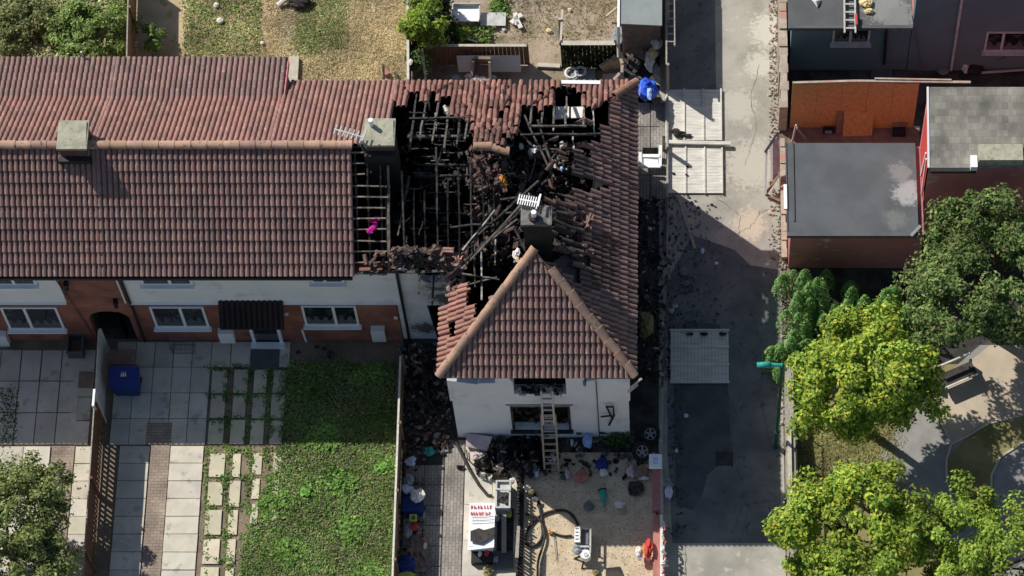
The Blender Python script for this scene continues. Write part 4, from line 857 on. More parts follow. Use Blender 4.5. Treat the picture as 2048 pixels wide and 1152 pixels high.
blob('foam_piece',1732,8,zf1+.02,.2,'yellow','larger yellow foam lump beside the roof ladder','foam',(1,.8,.5),'foam lumps on the flat roof'); blob('foam_piece',1737,24,zf1+.02,.14,'yellow','smaller yellow foam lump nearest the flat roof edge','foam',(1,.7,.5),'foam lumps on the flat roof')
def ladder(px_label, p, q, wd, n, m, label, r=.022, group=None):
    p = Vector(p); q = Vector(q); d = (q-p).normalized(); s = d.cross(Vector((0,0,1)))
    if s.length < .1: s = Vector((1,0,0))
    s.normalize(); s = Vector((abs(s.x),s.y*(1 if s.x>0 else -1),0)) if abs(s.x) > .5 else s
    t = root('ladder', p, label, 'ladder', group)
    for k in (-1,1): MB().beam(p+s*k*wd/2, q+s*k*wd/2, .05, .065).build('stile', m, t)
    for i in range(n): a = p+(q-p)*(i+.6)/n; MB().beam(a-s*wd/2, a+s*wd/2, .05, .035).build('rung', m, t)
    return t
pr = W(1700,66,zf1+.1); ladder('', pr, (pr.x+.03,pr.y+2.6,zf1+.14), .34, 9, 'alu', 'aluminium ladder lying on the dark flat roof, feet over the edge')
BX((pr.x+.17,pr.y+.25,zf1+.13),(pr.x+.24,pr.y+.65,zf1+.2)).build('ladder_strap','red', label='red strap on the right rail of the roof ladder', category='strap')
pf = W(1341,92,1.74); ladder('', pf, (pf.x-.03,pf.y+3.6,1.78), .26, 13, 'fence_grey', 'grey ladder lying along the top of the alley fence')
blob('glass_bowl',1886,140,.1,.22,'felt','round grey bowl at the foot of the dark grey house','bowl',(1,1,.5),jit=.02,nu=16)
blob('white_bag',1930,132,.1,.22,'rag','white bag standing against the dark grey house wall','bag',(.6,1.2,1)); blob('rubbish_sack',1950,140,.0,.3,'black_pl','black rubbish sack right of the white bag by the grey wall','sack',(1.2,.7,.8))
b = MB().beam(W(1955,146,.15), W(2070,138,.2), .06,.05); T(b.build('timber_pole','kerb'),'long pale pole lying at the foot of the dark grey house','pole')
b = MB().beam(W(1965,128,.3), W(2010,116,.9), .05,.04); T(b.build('metal_pole','felt'),'thin grey pole leaning on the dark wall under its right window','pole')
boxp('paving_slab',1742,140,1785,157,0,.06,'felt_dk','grey slab lying in the dirt strip behind the chipboard fence','slab'); boxp('paving_slab',1788,142,1830,158,0,.04,'darkground','second darker slab in the dirt strip next to the grey one','slab')
# chipboard fence
yo_ = W(1700,256,0).y; zo = WY(1700,169,yo_).z
r = root('chipboard_fence', (W(1700,256,0).x,yo_,0), 'tall orange chipboard hoarding behind the flat garage roof', 'fence')
xo0 = W(1579,256,0).x; xo1 = W(1826,256,0).x; nb = 5
for i in range(nb):
    a = xo0+(xo1-xo0)*i/nb; b_ = xo0+(xo1-xo0)*(i+1)/nb; zz = zo+[-.02,.05,.10,.08,.03][i]
    BX((a+.004,yo_+rnd(0,.02),0),(b_-.004,yo_+.04,zz)).build('sheet', 'osb', r)
    BX((a+.004,yo_+.041,0),(b_-.004,yo_+.06,zz-.01)).build('anti_bounce_skin', 'felt_dk', r)  # unseen dark skin added to stop orange bounce onto the grey house
b = MB().beam((xo0,yo_+.05,zo+.02),((xo0+xo1)/2,yo_+.05,zo+.14),.07,.05); b.beam(((xo0+xo1)/2,yo_+.05,zo+.14),(xo1+1.6,yo_+.07,zo+.02),.07,.05); b.build('top_rail', 'wallpale', r)
b = MB().beam((xo1+1.0,yo_+.12,zo+.08),(xo1-1.4,yo_+.12,zo+.17),.05,.04); b.build('top_batten', 'wallpale', r)
x0 = W(1575,256,0).x; struct('chipboard_yard_ground', MB().sheet([(x0,W(0,300,0).y),(xo1+.2,W(0,300,0).y),(xo1+.2,yo_),(x0,yo_)], .002), 'brownboard')
def lean(name, a, b, c, d, z0, z1, t, m, label, cat):  # board leaning north: bottom px a,b  top px c,d
    mb = MB().slab([W(*a,z0),W(*b,z0),W(*d,z1),W(*c,z1)], t); return T(mb.build(name, m), label, cat)
lean('brown_board',(1672,268),(1745,266),(1676,196),(1750,190),.0,1.75,.04,'brownboard','dark brown board frame leaning against the chipboard fence','board')
lean('chipboard_offcut',(1685,273),(1744,271),(1689,221),(1748,217),.0,1.15,.05,'osb','square orange chipboard offcut leaning on the dark brown board','board')
for i,(px,py,w_,l_) in enumerate(((1655,262,.3,.2),(1640,268,.2,.12),(1710,270,.25,.1),(1770,266,.3,.25),(1800,262,.35,.25),(1795,272,.4,.2))):
    pass
boxp('crate',1786,248,1812,258,.1,.3,'brownboard','small brown crate in the corner near the red wall','crate'); boxp('plastic_tray',1646,259,1668,268,.0,.15,'black_pl','black tray with papers left of the leaning chipboard offcut','tray')
boxp('paper_pile',1650,262,1664,267,.155,.02,'felt_lt','pale papers in the black tray','paper'); boxp('black_tub',1785,262,1810,274,.0,.25,'black_pl','black tub in front of the small brown crate','tub')
b = MB().beam(W(1584,285,.4), W(1592,250,1.5), .05,.05); T(b.build('pink_stake','pinkcloth'),'pale pink stake standing in the corner by the alley wall','stake')
b = MB().beam(W(1593,255,1.0), W(1612,277,.2), .07,.05); T(b.build('grey_strut','felt_lt'),'short grey strut propped right of the pink stake','strut')
# flat roofed garage and shingled house
z2 = 2.5; g0 = W(1574,472,z2); g1 = W(1838,470,z2); g2 = W(1572,286,z2)
XH = W(1836,470,0).x; ga = root('garage', ((g0.x+XH)/2,(g0.y+g2.y)/2,0), 'flat roofed maroon garage with smooth grey felt roof', 'garage')
BX((g0.x+.12,g0.y+.12,0),(XH-.02,g2.y-.05,z2-.15)).build('wall', 'maroon', ga)
BX((g0.x,g0.y,z2-.14),(g1.x-.01,g2.y,z2)).build('flat_roof', 'felt_garage', ga)
b = MB().box((g0.x,g0.y-.01,z2+.001),(g1.x-.02,g0.y+.12,z2+.03)); b.box((g0.x+.21,g0.y+.5,z2+.002),(g0.x+.25,g2.y,z2+.04)); b.box((g0.x,g0.y+.12,z2+.002),(g0.x+.03,g2.y,z2+.03)); b.build('roof_edge_trim', 'felt_dk', ga)
BX((g0.x-.08,g0.y+.9,z2-.02),(g0.x+.02,g0.y+1.75,z2+.06)).build('fascia_board', 'pvc', ga)
sh = root('shingled_house', (XH+3,W(0,380,0).y,0), 'house with grey shingle roof and maroon painted front wall', 'house')
yS = W(1836,470,0).y; zt = WY(1850,326,yS).z; zr = zt+.75; yR = W(1840,174,zr).y
b = MB(); b.add([(XH,yS,0),(XH,yR,0),(XH,yR,zr-.1),(XH,yS,zt-.1),(40,yS,0),(40,yR,0),(40,yR,zr-.1),(40,yS,zt-.1)],[(0,1,2,3)[::-1],(4,5,6,7),(0,3,7,4),(1,5,6,2)[::1],(3,2,6,7)])
b.build('wall', 'maroon', sh)
MB().slab([(XH-.0,yS-.15,zt-.02),(40,yS-.15,zt-.02),(40,yR,zr),(XH-.0,yR,zr)], .08).build('shingle_roof', 'shingle', sh)
b = MB().slab([(XH-.06,yS-.15,zt+.0),(XH-.002,yS-.15,zt+.0),(XH-.002,yR,zr+.02),(XH-.06,yR,zr+.02)], .10); b.build('white_verge', 'pvc', sh)
b = MB(); b.add([(XH-.055,yS+.0,z2+.05),(XH-.055,yR-.5,z2+.05),(XH-.055,yR-.5,zr-.25),(XH-.055,yS,zt-.15)],[(3,2,1,0)]); b.build('red_gable_board', 'red', sh)
b = MB().beam((XH-.08,yS+.1,z2+.1),(XH-.08,yS+.25,zt-.2),.03,.06); b.beam((XH-.08,yS+.75,z2+.1),(XH-.08,yS+.45,zt-.2),.03,.06); b.build('white_trim', 'pvc', sh)
BX((XH+.02,yS-.27,zt-.16),(W(1952,325,zt).x,yS-.155,zt-.03)).build('gutter', 'gutter', sh)
cp = W(1946,311,zt); BX((cp.x-.1,yS-.25,zt-.1),(cp.x+.1,yS+.15,zt+.22)).build('hopper', 'pvc', sh)
q0 = W(1958,320,zt+.35); q1 = W(2045,288,zt+.35); BX((q0.x,q0.y,zt-.1),(q1.x,q1.y,zt+.35)).build('parapet_block', 'cap', sh)
b = MB().beam(W(1822,472,z2+.1), W(1841,452,z2+.15), .09,.06); T(b.build('pipe_offcut','felt_lt'),'short grey pipe at the corner of the garage roof','pipe')
# gate leaves leaning at the alley edge
gt = root('garden_gate', W(1548,330,0), 'white framed gate leaf standing ajar at the alley edge, brown bottom rail', 'gate')
for a,b_,z0,z1,m in (((1531,388),(1533,303),.2,1.2,'pvc'),((1543,362),(1543,278),.3,1.3,'pvc'),((1556,345),(1556,262),.4,1.4,'pvc_grey')):
    MB().beam(W(*a,z0), W(*b_,z1), .07, .05).build('stile', m, gt)
for a,b_,z0,z1,m in (((1530,305),(1556,265),1.2,1.4,'black_pl'),((1532,387),(1558,350),.2,.4,'fence_brown2'),((1531,389),(1560,402),.12,.12,'fence_brown2')): MB().beam(W(*a,z0), W(*b_,z1), .07, .06).build('rail', m, gt)
MB().slab([W(1546,362,.28),W(1556,348,.38),W(1556,272,1.3),W(1546,284,1.2)], .02).build('panel', 'pvc_grey', gt)
# street lamp
lx = W(1552,893,0); ld = W(1565,729,6); tp = Vector((lx.x,lx.y,6.1)); sl_ = root('street_lamp', lx, 'dark green street lamp post with teal lantern arm over the alley', 'lamp post')
MB().tube([lx, (lx.x,lx.y,1.2)], .085, 12).build('base', 'green_post', sl_); MB().tube([(lx.x,lx.y,1.2), tp], .055, 12, r2=.045).build('post', 'green_post', sl_)
pw_ = W(1514,729,6.15); MB().tube([tp, Vector((pw_.x+.35,tp.y,6.15))], .06, 10).build('arm', 'teal', sl_)
b = MB().tube([Vector((pw_.x+.38,tp.y,6.15)), Vector((pw_.x+.2,tp.y,6.15)), Vector((pw_.x,tp.y,6.13))], .10, 12, r2=.075); b.build('lantern', 'teal', sl_, smooth=True)
# ================================================================ REAR YARD
zs = 2.25; sd = root('garden_shed', W(1280,0,0), 'garden shed with pale blue grey sheet roof beside the alley', 'shed')
s0 = W(1240,50,zs); s1 = W(1324,52,zs)
BX((s0.x+.05,s0.y+.15,0),(s1.x-.05,s0.y+5,zs-.12)).build('wall', 'brownboard', sd); MB().slab([(s0.x,s0.y+.05,zs),(s1.x,s0.y,zs-.03),(s1.x,s0.y+5,zs+.0),(s0.x,s0.y+5,zs+.03)], .05).build('roof', 'felt_lt', sd)
BX((s0.x-.09,s0.y-.1,1.6),(s0.x-.01,s0.y+5,zs+.05)).build('verge_trim', 'pvc', sd)
BX((s0.x-.08,W(0,72,1.5).y,0),(s0.x-.02,s0.y-.11,1.6)).build('side_post','pvc', label='white post at the south corner of the shed', category='post')
def board(px0,py0,px1,py1,z,m,label,h=.03,rot=0,tilt=(0,0),name='board',cat='board',group=None): return boxp(name,px0,py0,px1,py1,z,h,m,label,cat,rot,tilt,group)
wb_ = root('white_tray', W(932,27,0), 'shallow white tray dumped in the rear yard, shaded along its left rim', 'tray')
a = W(904,42,.3); c = W(961,10,.3); BX((a.x,a.y,.25),(c.x,c.y,.29)).build('base','pvc',wb_)
b = MB().box((a.x,a.y,.2901),(a.x+.04,c.y,.45)); b.box((a.x+.04,c.y-.04,.2901),(c.x,c.y,.45)); b.box((c.x-.04,a.y,.2901),(c.x,c.y-.04,.4)); b.build('rim','pvc_grey',wb_)
board(961,26,1012,52,.12,'pvc_grey','flat grey board lying right of the white tray'); board(930,48,1000,56,.05,'felt_lt','thin grey strip under the grey board in the weeds',name='strip',cat='strip')
pn = lean('white_board',(917,144),(1042,144),(913,113),(1040,112),.25,.95,.04,'pvc','large white panel leaning on the brown board screen','panel')
ac = root('armchair', W(962,150,0), 'tipped brown armchair with pale arms in front of the white panel', 'armchair')
b = MB().slab([W(945,160,.5),W(978,160,.5),W(976,122,.8),W(948,122,.8)], .12); b.build('seat','brownboard',ac)
for a_, c_ in (((943,163,.5),(947,120,1.0)),((981,163,.5),(979,122,1.0))): MB().beam(W(*a_),W(*c_),.08,.3).build('arm','buff',ac)
b = MB(); b.beam(W(944,118,1.0),W(981,119,1.0),.10,.2); b.build('backrest','brownboard',ac)
for i,(px,py,rr_) in enumerate(((912,158,.14),(938,154,.13),(950,158,.15),(966,160,.14),(985,156,.12))):
    blob('cushion_stuffing',px,py,.6,rr_,'pinkcloth' if i else 'felt_lt',('grey','white','large white','off white','pinkish')[i]+' lump of stuffing '+('apart left of the armchair','at the left foot of the armchair','below the armchair seat','near the right foot of the armchair','touching the right arm of the armchair')[i],'stuffing')
so_ = root('curved_sofa', W(1228,150,0), 'buff curved sofa section behind the burnt roof', 'sofa')
MB().slab([W(1206,172,.45),W(1205,148,.45),W(1236,146,.45),W(1244,152,.45),W(1232,163,.45)], .35).build('seat','buff',so_)
b = MB(); pts = [W(1204,138,.5),W(1220,130,.6),W(1235,124,.8),W(1240,122,.95),W(1245,135,.95),W(1244,150,.9),W(1232,163,.8)]
for a_,c_ in zip(pts[:-1],pts[1:]): b.beam(a_,c_,.09,.55)
b.build('backrest','buff',so_)
T(MB().slab([W(1132,160,.3),W(1190,160,.3),W(1190,140,.3),W(1134,140,.3)],.06).build('hob_board','felt_lt'),'grey board with two white rings in the rear yard','board')
for k,(px,py,r_) in enumerate(((1143,147,.19),(1161,144,.16))):
    p = W(px,py,.36); b = MB(); b.tube([(p.x+r_*math.cos(t*.4488),p.y+r_*math.sin(t*.4488),.40) for t in range(15)], .045, 6); T(b.build('plant_pot','rag'),('larger white ring pot','smaller white ring pot')[k]+' on the grey board '+('left','right')[k],'pot','white ring pots on the board')
wf = MB().beam(W(1123,165,5.15), W(1201,166,5.15), .12, .10); T(wf.build('window_frame_bar','pvc'),'white plastic bar resting on the rear eaves of the burnt roof','bar')
sc_ = fence_ns('ivy_screen', W(1126,136,0), W(1232,136,0), 1.6, 'dkcloth', 'low dark screen overgrown with ivy under a pale plank top', 'kerb', .16)
n = 900; xL_ = W(1126,136,0).x; xR_ = W(1232,136,0).x
leaves('ivy', np.column_stack([NR.uniform(xL_,xR_,n), np.full(n,W(0,136,0).y)-NR.uniform(.02,.12,n), NR.uniform(.05,1.5,n)]), np.tile([0,-1.0,.3],(n,1)), .12, palette(n,[(.05,.08,.03),(.09,.12,.05),(.03,.05,.02)],.3), 'leaf', sc_)
b = MB().beam(W(1121,88,0), (W(1123,84,0).x,W(0,84,0).y,1.5), .1,.08); b.beam(W(1121,86,1.4), W(1125,20,1.4), .07,.06); T(b.build('post_and_rail','kerb'),'pale post and rail left of the ivy screen','rail')
lean('pale_plank',(1118,80),(1124,72),(1103,56),(1110,50),.05,.3,.04,'kerb','short pale plank leaning on the post left of the ivy screen','plank')
T(MB().beam(W(1120,133,.05), W(1075,131,.05), .14,.12).build('kerb_edging','kerb'),'pale kerb edging left of the ivy screen','kerb')
# cross shaped white scrap
b = MB()
for a_,c_ in (((1030,26),(1034,50)),((1022,46),(1036,34)),((1034,34),(1044,30)),((1034,40),(1042,56))): b.beam(W(*a_,.12),W(*c_,.12),.14,.06)
T(b.build('crumpled_sheeting','rag'),'white cross shaped crumpled sheeting on bare yard soil','sheeting')
for a_ in ((1008,60,.07,'white_stone','white stone below the grey board'),(972,66,.1,'pale_scrap','cream scrap among weeds above the board screen'),(1140,20,.07,'wooden_peg','small pale stake lying on the yard soil'),(1098,62,.1,'crushed_carton','crushed cream carton left of the leaning plank')):
    blob(a_[3],a_[0],a_[1],.03,a_[2],'rag' if 'white' in a_[3] else 'yellow',a_[4],'scrap',(1,.8,.5))
T(MB().beam(W(928,76,.15),W(955,84,.15),.05,.04).build('white_stick','rag'),'thin white stick in the weeds above the board screen','stick')
T(MB().beam(W(1213,32,.2),W(1234,15,.5),.05,.05).build('grey_stick','kerb'),'weathered stick leaning on the shed wall','stick')
# narrow junk lane beside the alley fence
for nm,px,py,z,r_,m,lab,cat,sc in (
  ('sheet_bundle',1312,85,.9,.22,'rag','bright white bundled sheet high on the junk by the alley fence','sheet',(.8,1.2,.5)),
  ('cardboard_sheet',1307,108,.6,.22,'yellow','cream cardboard between the white bundles','cardboard',(.7,1.0,.4)),
  ('torn_sheet',1300,125,.5,.25,'rag','torn white sheet hanging down the junk pile','sheet',(.6,1.5,.4)),
  ('torn_sheet',1314,150,.3,.26,'felt_lt','grey white torn sheet at the foot of the junk pile','sheet',(.5,1.5,.4)),
  ('peach_box',1308,64,1.2,.14,'buff','peach coloured box right under the shed roof edge','box',(1,1.1,.8)),
  ('old_mattress',1280,100,.3,.42,'brownboard','brown folded mattress below the shed','mattress',(.9,1.1,.4)),
  ('junk_sack',1270,125,.2,.3,'dkcloth','dark sack left of the torn white sheet','sack',(.8,1.3,.5)),
  ('stone_pile',1238,75,.1,.25,'felt_lt','pile of grey stones by the white shed post','stones',(.8,1.4,.6)),
  ('blue_sheeting',1294,182,.5,.33,'blue','bright blue tarpaulin bundle at the corner of the burnt roof','tarpaulin',(.95,1.15,.8)),
  ('blue_sheeting',1299,188,.85,.14,'skyblue','light blue fold of sheeting on the tarpaulin bundle','sheeting',(.6,1.6,.4)),
  ('pale_stump',820,125,1.35,.1,'rag','pale topped round post at the end of the weathered fence','post top',(1,1,.4)),
  ('garden_bin_lid',1268,160,.1,.2,'felt','grey lid on the ground left of the blue tarpaulin','lid',(1.2,.8,.3))): blob(nm,px,py,z,r_,m,lab,cat,sc)
# side passage and fallen fence panels
def panel(px0,py0,px1,py1,battens,horizontal,label,m='fence_pale'):
    a = W(px0,py1,0); c = W(px1,py0,0); t = root('fallen_fencing', ((a.x+c.x)/2,(a.y+c.y)/2,0), label, 'fence panel', 'fallen fence panels on the alley'); b = MB(); n = 17
    for i in range(n):
        if horizontal: x0 = a.x; x1 = c.x; y0 = a.y+(c.y-a.y)*i/n; b.box((x0,y0+.003,.05),(x1,y0+(c.y-a.y)/n-.003,.068+rnd(-.003,.003)))
        else: y0 = a.y; y1 = c.y; x0 = a.x+(c.x-a.x)*i/n; b.box((x0+.003,y0,.05),(x0+(c.x-a.x)/n-.003,y1,.068+rnd(-.003,.003)))
    b.build('boards', m, t)
    for k in battens:
        if horizontal: x = a.x+(c.x-a.x)*k; q = MB().box((x-.025,a.y-.02,.07),(x+.025,c.y+.02,.11))
        else: y = a.y+(c.y-a.y)*k; q = MB().box((a.x-.02,y-.03,.07),(c.x+.02,y+.03,.10))
        q.build('batten', m, t)
    return t
panel(1331,181,1444,282,(.02,.33,.67,.98),True,'sunlit pale fence panel nearest the shed, its corner in shadow')
panel(1334,289,1446,388,(.02,.33,.67,.98),True,'sunlit pale fence panel lying below the long cross rail')
panel(1341,660,1457,768,(.02,.34,.67,.98),False,'shaded fence panel lying in the alley near the street lamp')
T(MB().beam(W(1330,284,.16),W(1461,287,.16),.12,.08).build('cross_rail','fence_pale'),'long pale rail lying across the join of two fallen panels','rail')
T(MB().beam(W(1356,390,.1),W(1390,497,.1),.10,.08).build('loose_post','fence_grey'),'loose fence post lying in the shaded alley below the pale panels','post')
for px,py,r_,lab in ((1350,262,.12,'upper black burnt rag on the sunlit panel'),(1358,270,.17,'larger black burnt rag just above the cross rail'),(1376,272,.10,'small black burnt rag right end of the heap on the panel')): blob('burnt_rag',px,py,.09,r_,'char',lab,'rag',(1.3,.6,.5))
for px,py,lab in ((1347,347,'tiny charred scrap on the lower sunlit panel, left one'),(1373,350,'tiny charred scrap on the lower sunlit panel, right bottom one'),(1374,333,'tiny charred scrap on the lower sunlit panel, uppermost one')): blob('charred_scrap',px,py,.09,.05,'char',lab,'scrap',(1,.7,.5),'charred scraps on the lower panel')
for px,lab in ((1380,'leftmost'),(1408,'middle'),(1445,'rightmost')): 
    blob('charred_scrap',px,672+rnd(-4,6),.1,.09,'char',lab+' charred scrap on top edge of the shaded panel','scrap',(1.4,.6,.4),'charred scraps on the shaded panel')
wf = root('window_frame', W(1300,312,0), 'white window frame dumped in the side passage beside the pale fence panels', 'window frame')
b = MB(); 
for a_,c_ in (((1280,333),(1321,333)),((1320,333),(1321,291)),((1280,312),(1320,312)),((1281,333),(1280,305))): b.beam(W(*a_,.35),W(*c_,.4),.10,.07)
b.build('frame','pvc',wf); MB().slab([W(1285,330,.33),W(1316,330,.33),W(1316,316,.35),W(1285,316,.35)],.02).build('panel','pvc',wf); MB().slab([W(1285,308,.33),W(1316,308,.33),W(1316,295,.35),W(1285,295,.35)],.02).build('pane','soot',wf)
for nm,px,py,z,r_,m,lab,cat,sc in (
  ('moss_clump',1312,200,.02,.16,'playmat','mossy clump on paving below the blue tarpaulin','moss',(1,1.2,.4)),
  ('pale_lump',1300,458,.8,.06,'rag','tiny white post cap in the dark side passage','cap',(1,.8,.8)),
  ('yellow_sack',1290,652,.1,.30,'playmat','olive yellow sack in the side passage near the hip','sack',(.8,1.5,.5)),
  ('bottle',1405,502,.03,.08,'bag','crushed pale blue bottle in the shaded alley by the loose post','bottle',(.7,1.3,.6)),
  ('crushed_can',1433,527,.03,.06,'rag','small pale crushed can right of the blue bottle','can',(1,1,.6)),
  ('brick_lump',1345,433,.03,.06,'pink','reddish brick lump at the side of the loose post','brick',(1,1,.6)),
  ('pale_lump',1350,613,.03,.09,'kerb','pale lump beside the broken fence rail above the shaded panel','lump',(1,.8,.6)),
  ('pale_lump',1343,622,.03,.10,'kerb','larger pale lump directly above the shaded panel corner','lump',(1,.8,.6)),
  ('rubble_lump',1366,545,.03,.14,'felt','upper grey rubble lump in the alley by the side passage','rubble',(.8,1.0,.6)),
  ('rubble_lump',1372,568,.03,.13,'felt','lower grey rubble lump in the alley by the side passage','rubble',(1.2,.6,.6)),
  ('paper_scrap',1372,832,.03,.07,'bag','pale blue paper scrap on tarmac below the shaded panel','paper',(.9,1,.5)),
  ('paper_scrap',1353,902,.03,.06,'rag','small pale scrap on the tarmac near the white box','paper',(.8,1.1,.5)),
  ('cloth_bundle',1335,970,.05,.18,'felt_lt','grey cloth bundle at the alley foot of the fence','cloth',(.9,1,.6)),
  ('plastic_bag',1337,985,.05,.17,'bag','pale blue plastic bag beside the grey cloth bundle','bag',(.7,1.4,.6))): blob(nm,px,py,z,r_,m,lab,cat,sc)
# small litter of the fire on passage and alley
mb = MB()
for _ in range(900):
    px = rnd(1278,1400) if random.random()<.8 else rnd(1278,1450); py = rnd(390,760); chunk(mb, W(px,py,.02), rnd(.02,.12)*(1 if px<1340 else .5), random.choice(cols[5:]) if px < 1345 else random.choice([(.05,.05,.05),(.1,.1,.1),(.2,.2,.2)]))
for _ in range(120): chunk(mb, W(rnd(1335,1345)+rnd(0,25)**1, rnd(780,1080), .02), rnd(.02,.07), random.choice([(.06,.06,.06),(.12,.11,.1)]))
T(mb.build('fire_litter','rubble'),'burnt litter strewn over the side passage and alley edge','litter',kind='stuff')
mb = MB()
for _ in range(1000): chunk(mb, W(rnd(805,900), rnd(690,905), .02), rnd(.03,.16), random.choice(cols[6:]))
for _ in range(700): 
    px, py = rnd(955,1300), rnd(875,955); 
    if px < 1100 or random.random() < .4: chunk(mb, W(px,py,rnd(.02,.25) if px < 1100 else .03), rnd(.03,.16), random.choice(cols[3:]))
for _ in range(160): chunk(mb, W(rnd(806,850), rnd(900,1150), .02), rnd(.03,.1), random.choice(cols[8:]+[(.3,.3,.35)]))
T(mb.build('burnt_debris','rubble'),'black burnt debris thrown out round the front of the house','debris',kind='stuff')
for i in range(24):
    pass
# drain grating
dg = MB(); p = W(1449,917,0)
for k in range(5): dg.box((p.x-.2,p.y-.22+k*.09,.012),(p.x+.2,p.y-.17+k*.09,.03))
dg.box((p.x-.25,p.y-.27,.0125),(p.x-.21,p.y+.24,.035)); dg.box((p.x+.21,p.y-.27,.0125),(p.x+.25,p.y+.24,.035)); T(dg.build('drain_grating','gutter'),'square iron drain grating in the shaded alley tarmac','drain')
# ================================================================ FRONT YARDS
bn = root('wheelie_bin', W(249,770,0), 'blue wheelie bin with brown board behind it at the archway', 'bin')
a = W(221,735,1.05); c = W(277,732,1.05); z = 1.05; d = .60
MB().add([],[]) if False else None
b = MB(); x0,x1 = a.x,c.x; yb_ = W(0,770,1.05).y
b.add([(x0+.06,yb_+.06,.08),(x1-.06,yb_+.06,.08),(x1-.06,yb_+d-.04,.08),(x0+.06,yb_+d-.04,.08),(x0,yb_,z-.08),(x1,yb_,z-.08),(x1,yb_+d,z-.08),(x0,yb_+d,z-.08)], BF); b.build('body','blue_bin',bn)
b = MB().slab([(x0-.03,yb_-.04,z-.06),(x1+.03,yb_-.04,z-.06),(x1+.03,yb_+d,z+.02),(x0-.03,yb_+d,z+.02)],.05); lid = b.build('lid','blue_bin',bn); MB().tube([(x0,yb_+d+.05,z),(x1,yb_+d+.05,z)],.02).build('handle','blue_bin',bn)
b = MB()
for k in range(3): 
    xx = (x0+x1)/2-.09+k*.06; b.box((xx,yb_+.28,z+.0),(xx+.045,yb_+.38,z+.022),rot=0)
    b.box((xx+.01,yb_+.40,z+.0),(xx+.03,yb_+.43,z+.03))
b.build('number_marks','rag',lid)
for xx in (x0+.06,x1-.1): b = MB().tube([(xx,yb_+d-.02,.1),(xx+.05,yb_+d-.02,.1)],.1,12); b.build('wheel','tyre',bn)
boxp('brown_board',216,700,270,730,.65,.05,'brownboard','brown board laid flat behind the blue wheelie bin','board')
boxp('doormat',156,744,186,776,.03,.04,'brownboard','brown board left of the pale fence panel','board')
oc = root('open_crate', W(150,680,0), 'empty dark open topped crate by the brick wall left of the archway', 'crate')
a = W(133,706,.45); c = W(168,668,.45); b = MB().box((a.x,a.y,.0),(a.x+.04,c.y,.5)); b.box((c.x-.04,a.y,0),(c.x,c.y,.5)); b.box((a.x+.04,a.y,0),(c.x-.04,a.y+.04,.5)); b.box((a.x+.04,c.y-.04,0),(c.x-.04,c.y,.5)); b.build('sides','felt_dk',oc); BX((a.x+.04,a.y+.04,.05),(c.x-.04,c.y-.04,.1)).build('bottom','brownboard',oc)
wr_ = root('wire_rack', W(368,700,0), 'thin wire rack standing on the paving under the left window', 'rack')
b = MB(); 
for zz in (.05,.35,.65):
    p0 = W(345,708,0); p1 = W(390,708,0); b.beam((p0.x,p0.y,zz),(p1.x,p0.y,zz),.012,.012); b.beam((p0.x,p0.y+.3,zz),(p1.x,p0.y+.3,zz),.012,.012)
    for k in range(6): xx = p0.x+(p1.x-p0.x)*k/5; b.beam((xx,p0.y,zz),(xx,p0.y+.3,zz),.01,.01)
for k in (0,1): 
    for yy in (0,.3): xx = (p0.x,p1.x)[k]; b.beam((xx,p0.y+yy,0),(xx,p0.y+yy,.7),.012,.012)
b.build('frame','felt',wr_)
for k,(px,py) in enumerate(((597,705),(634,695),(648,698),(660,707),(659,715))): blob('soot_clump',px,py,.03,.07+.03*(k==3),'char',('leftmost burnt clump on the paving before the right window','small upper burnt clump below the right window sill','burnt clump nearest the wall below the right meter side','largest burnt clump on the paving before the right window','lowest burnt clump of those before the right window')[k],'clump',(1,.8,.4),'burnt clumps on the paving')
for px,py,l,an,ad in ((270,1042,.55,-.6,'longest'),(262,1075,.3,-.6,'middle'),(250,1085,.35,-.5,'lowest'),(283,898,.12,-1,'tiny topmost')):
    p = W(px,py,.04); T(MB().box((p.x-l/2,p.y-.012,.04),(p.x+l/2,p.y+.012,.05),rot=an).build('pale_stick','rag'),ad+' white stick lying on the shaded slabs beside the trellis fence','stick','white sticks on the shaded slabs')
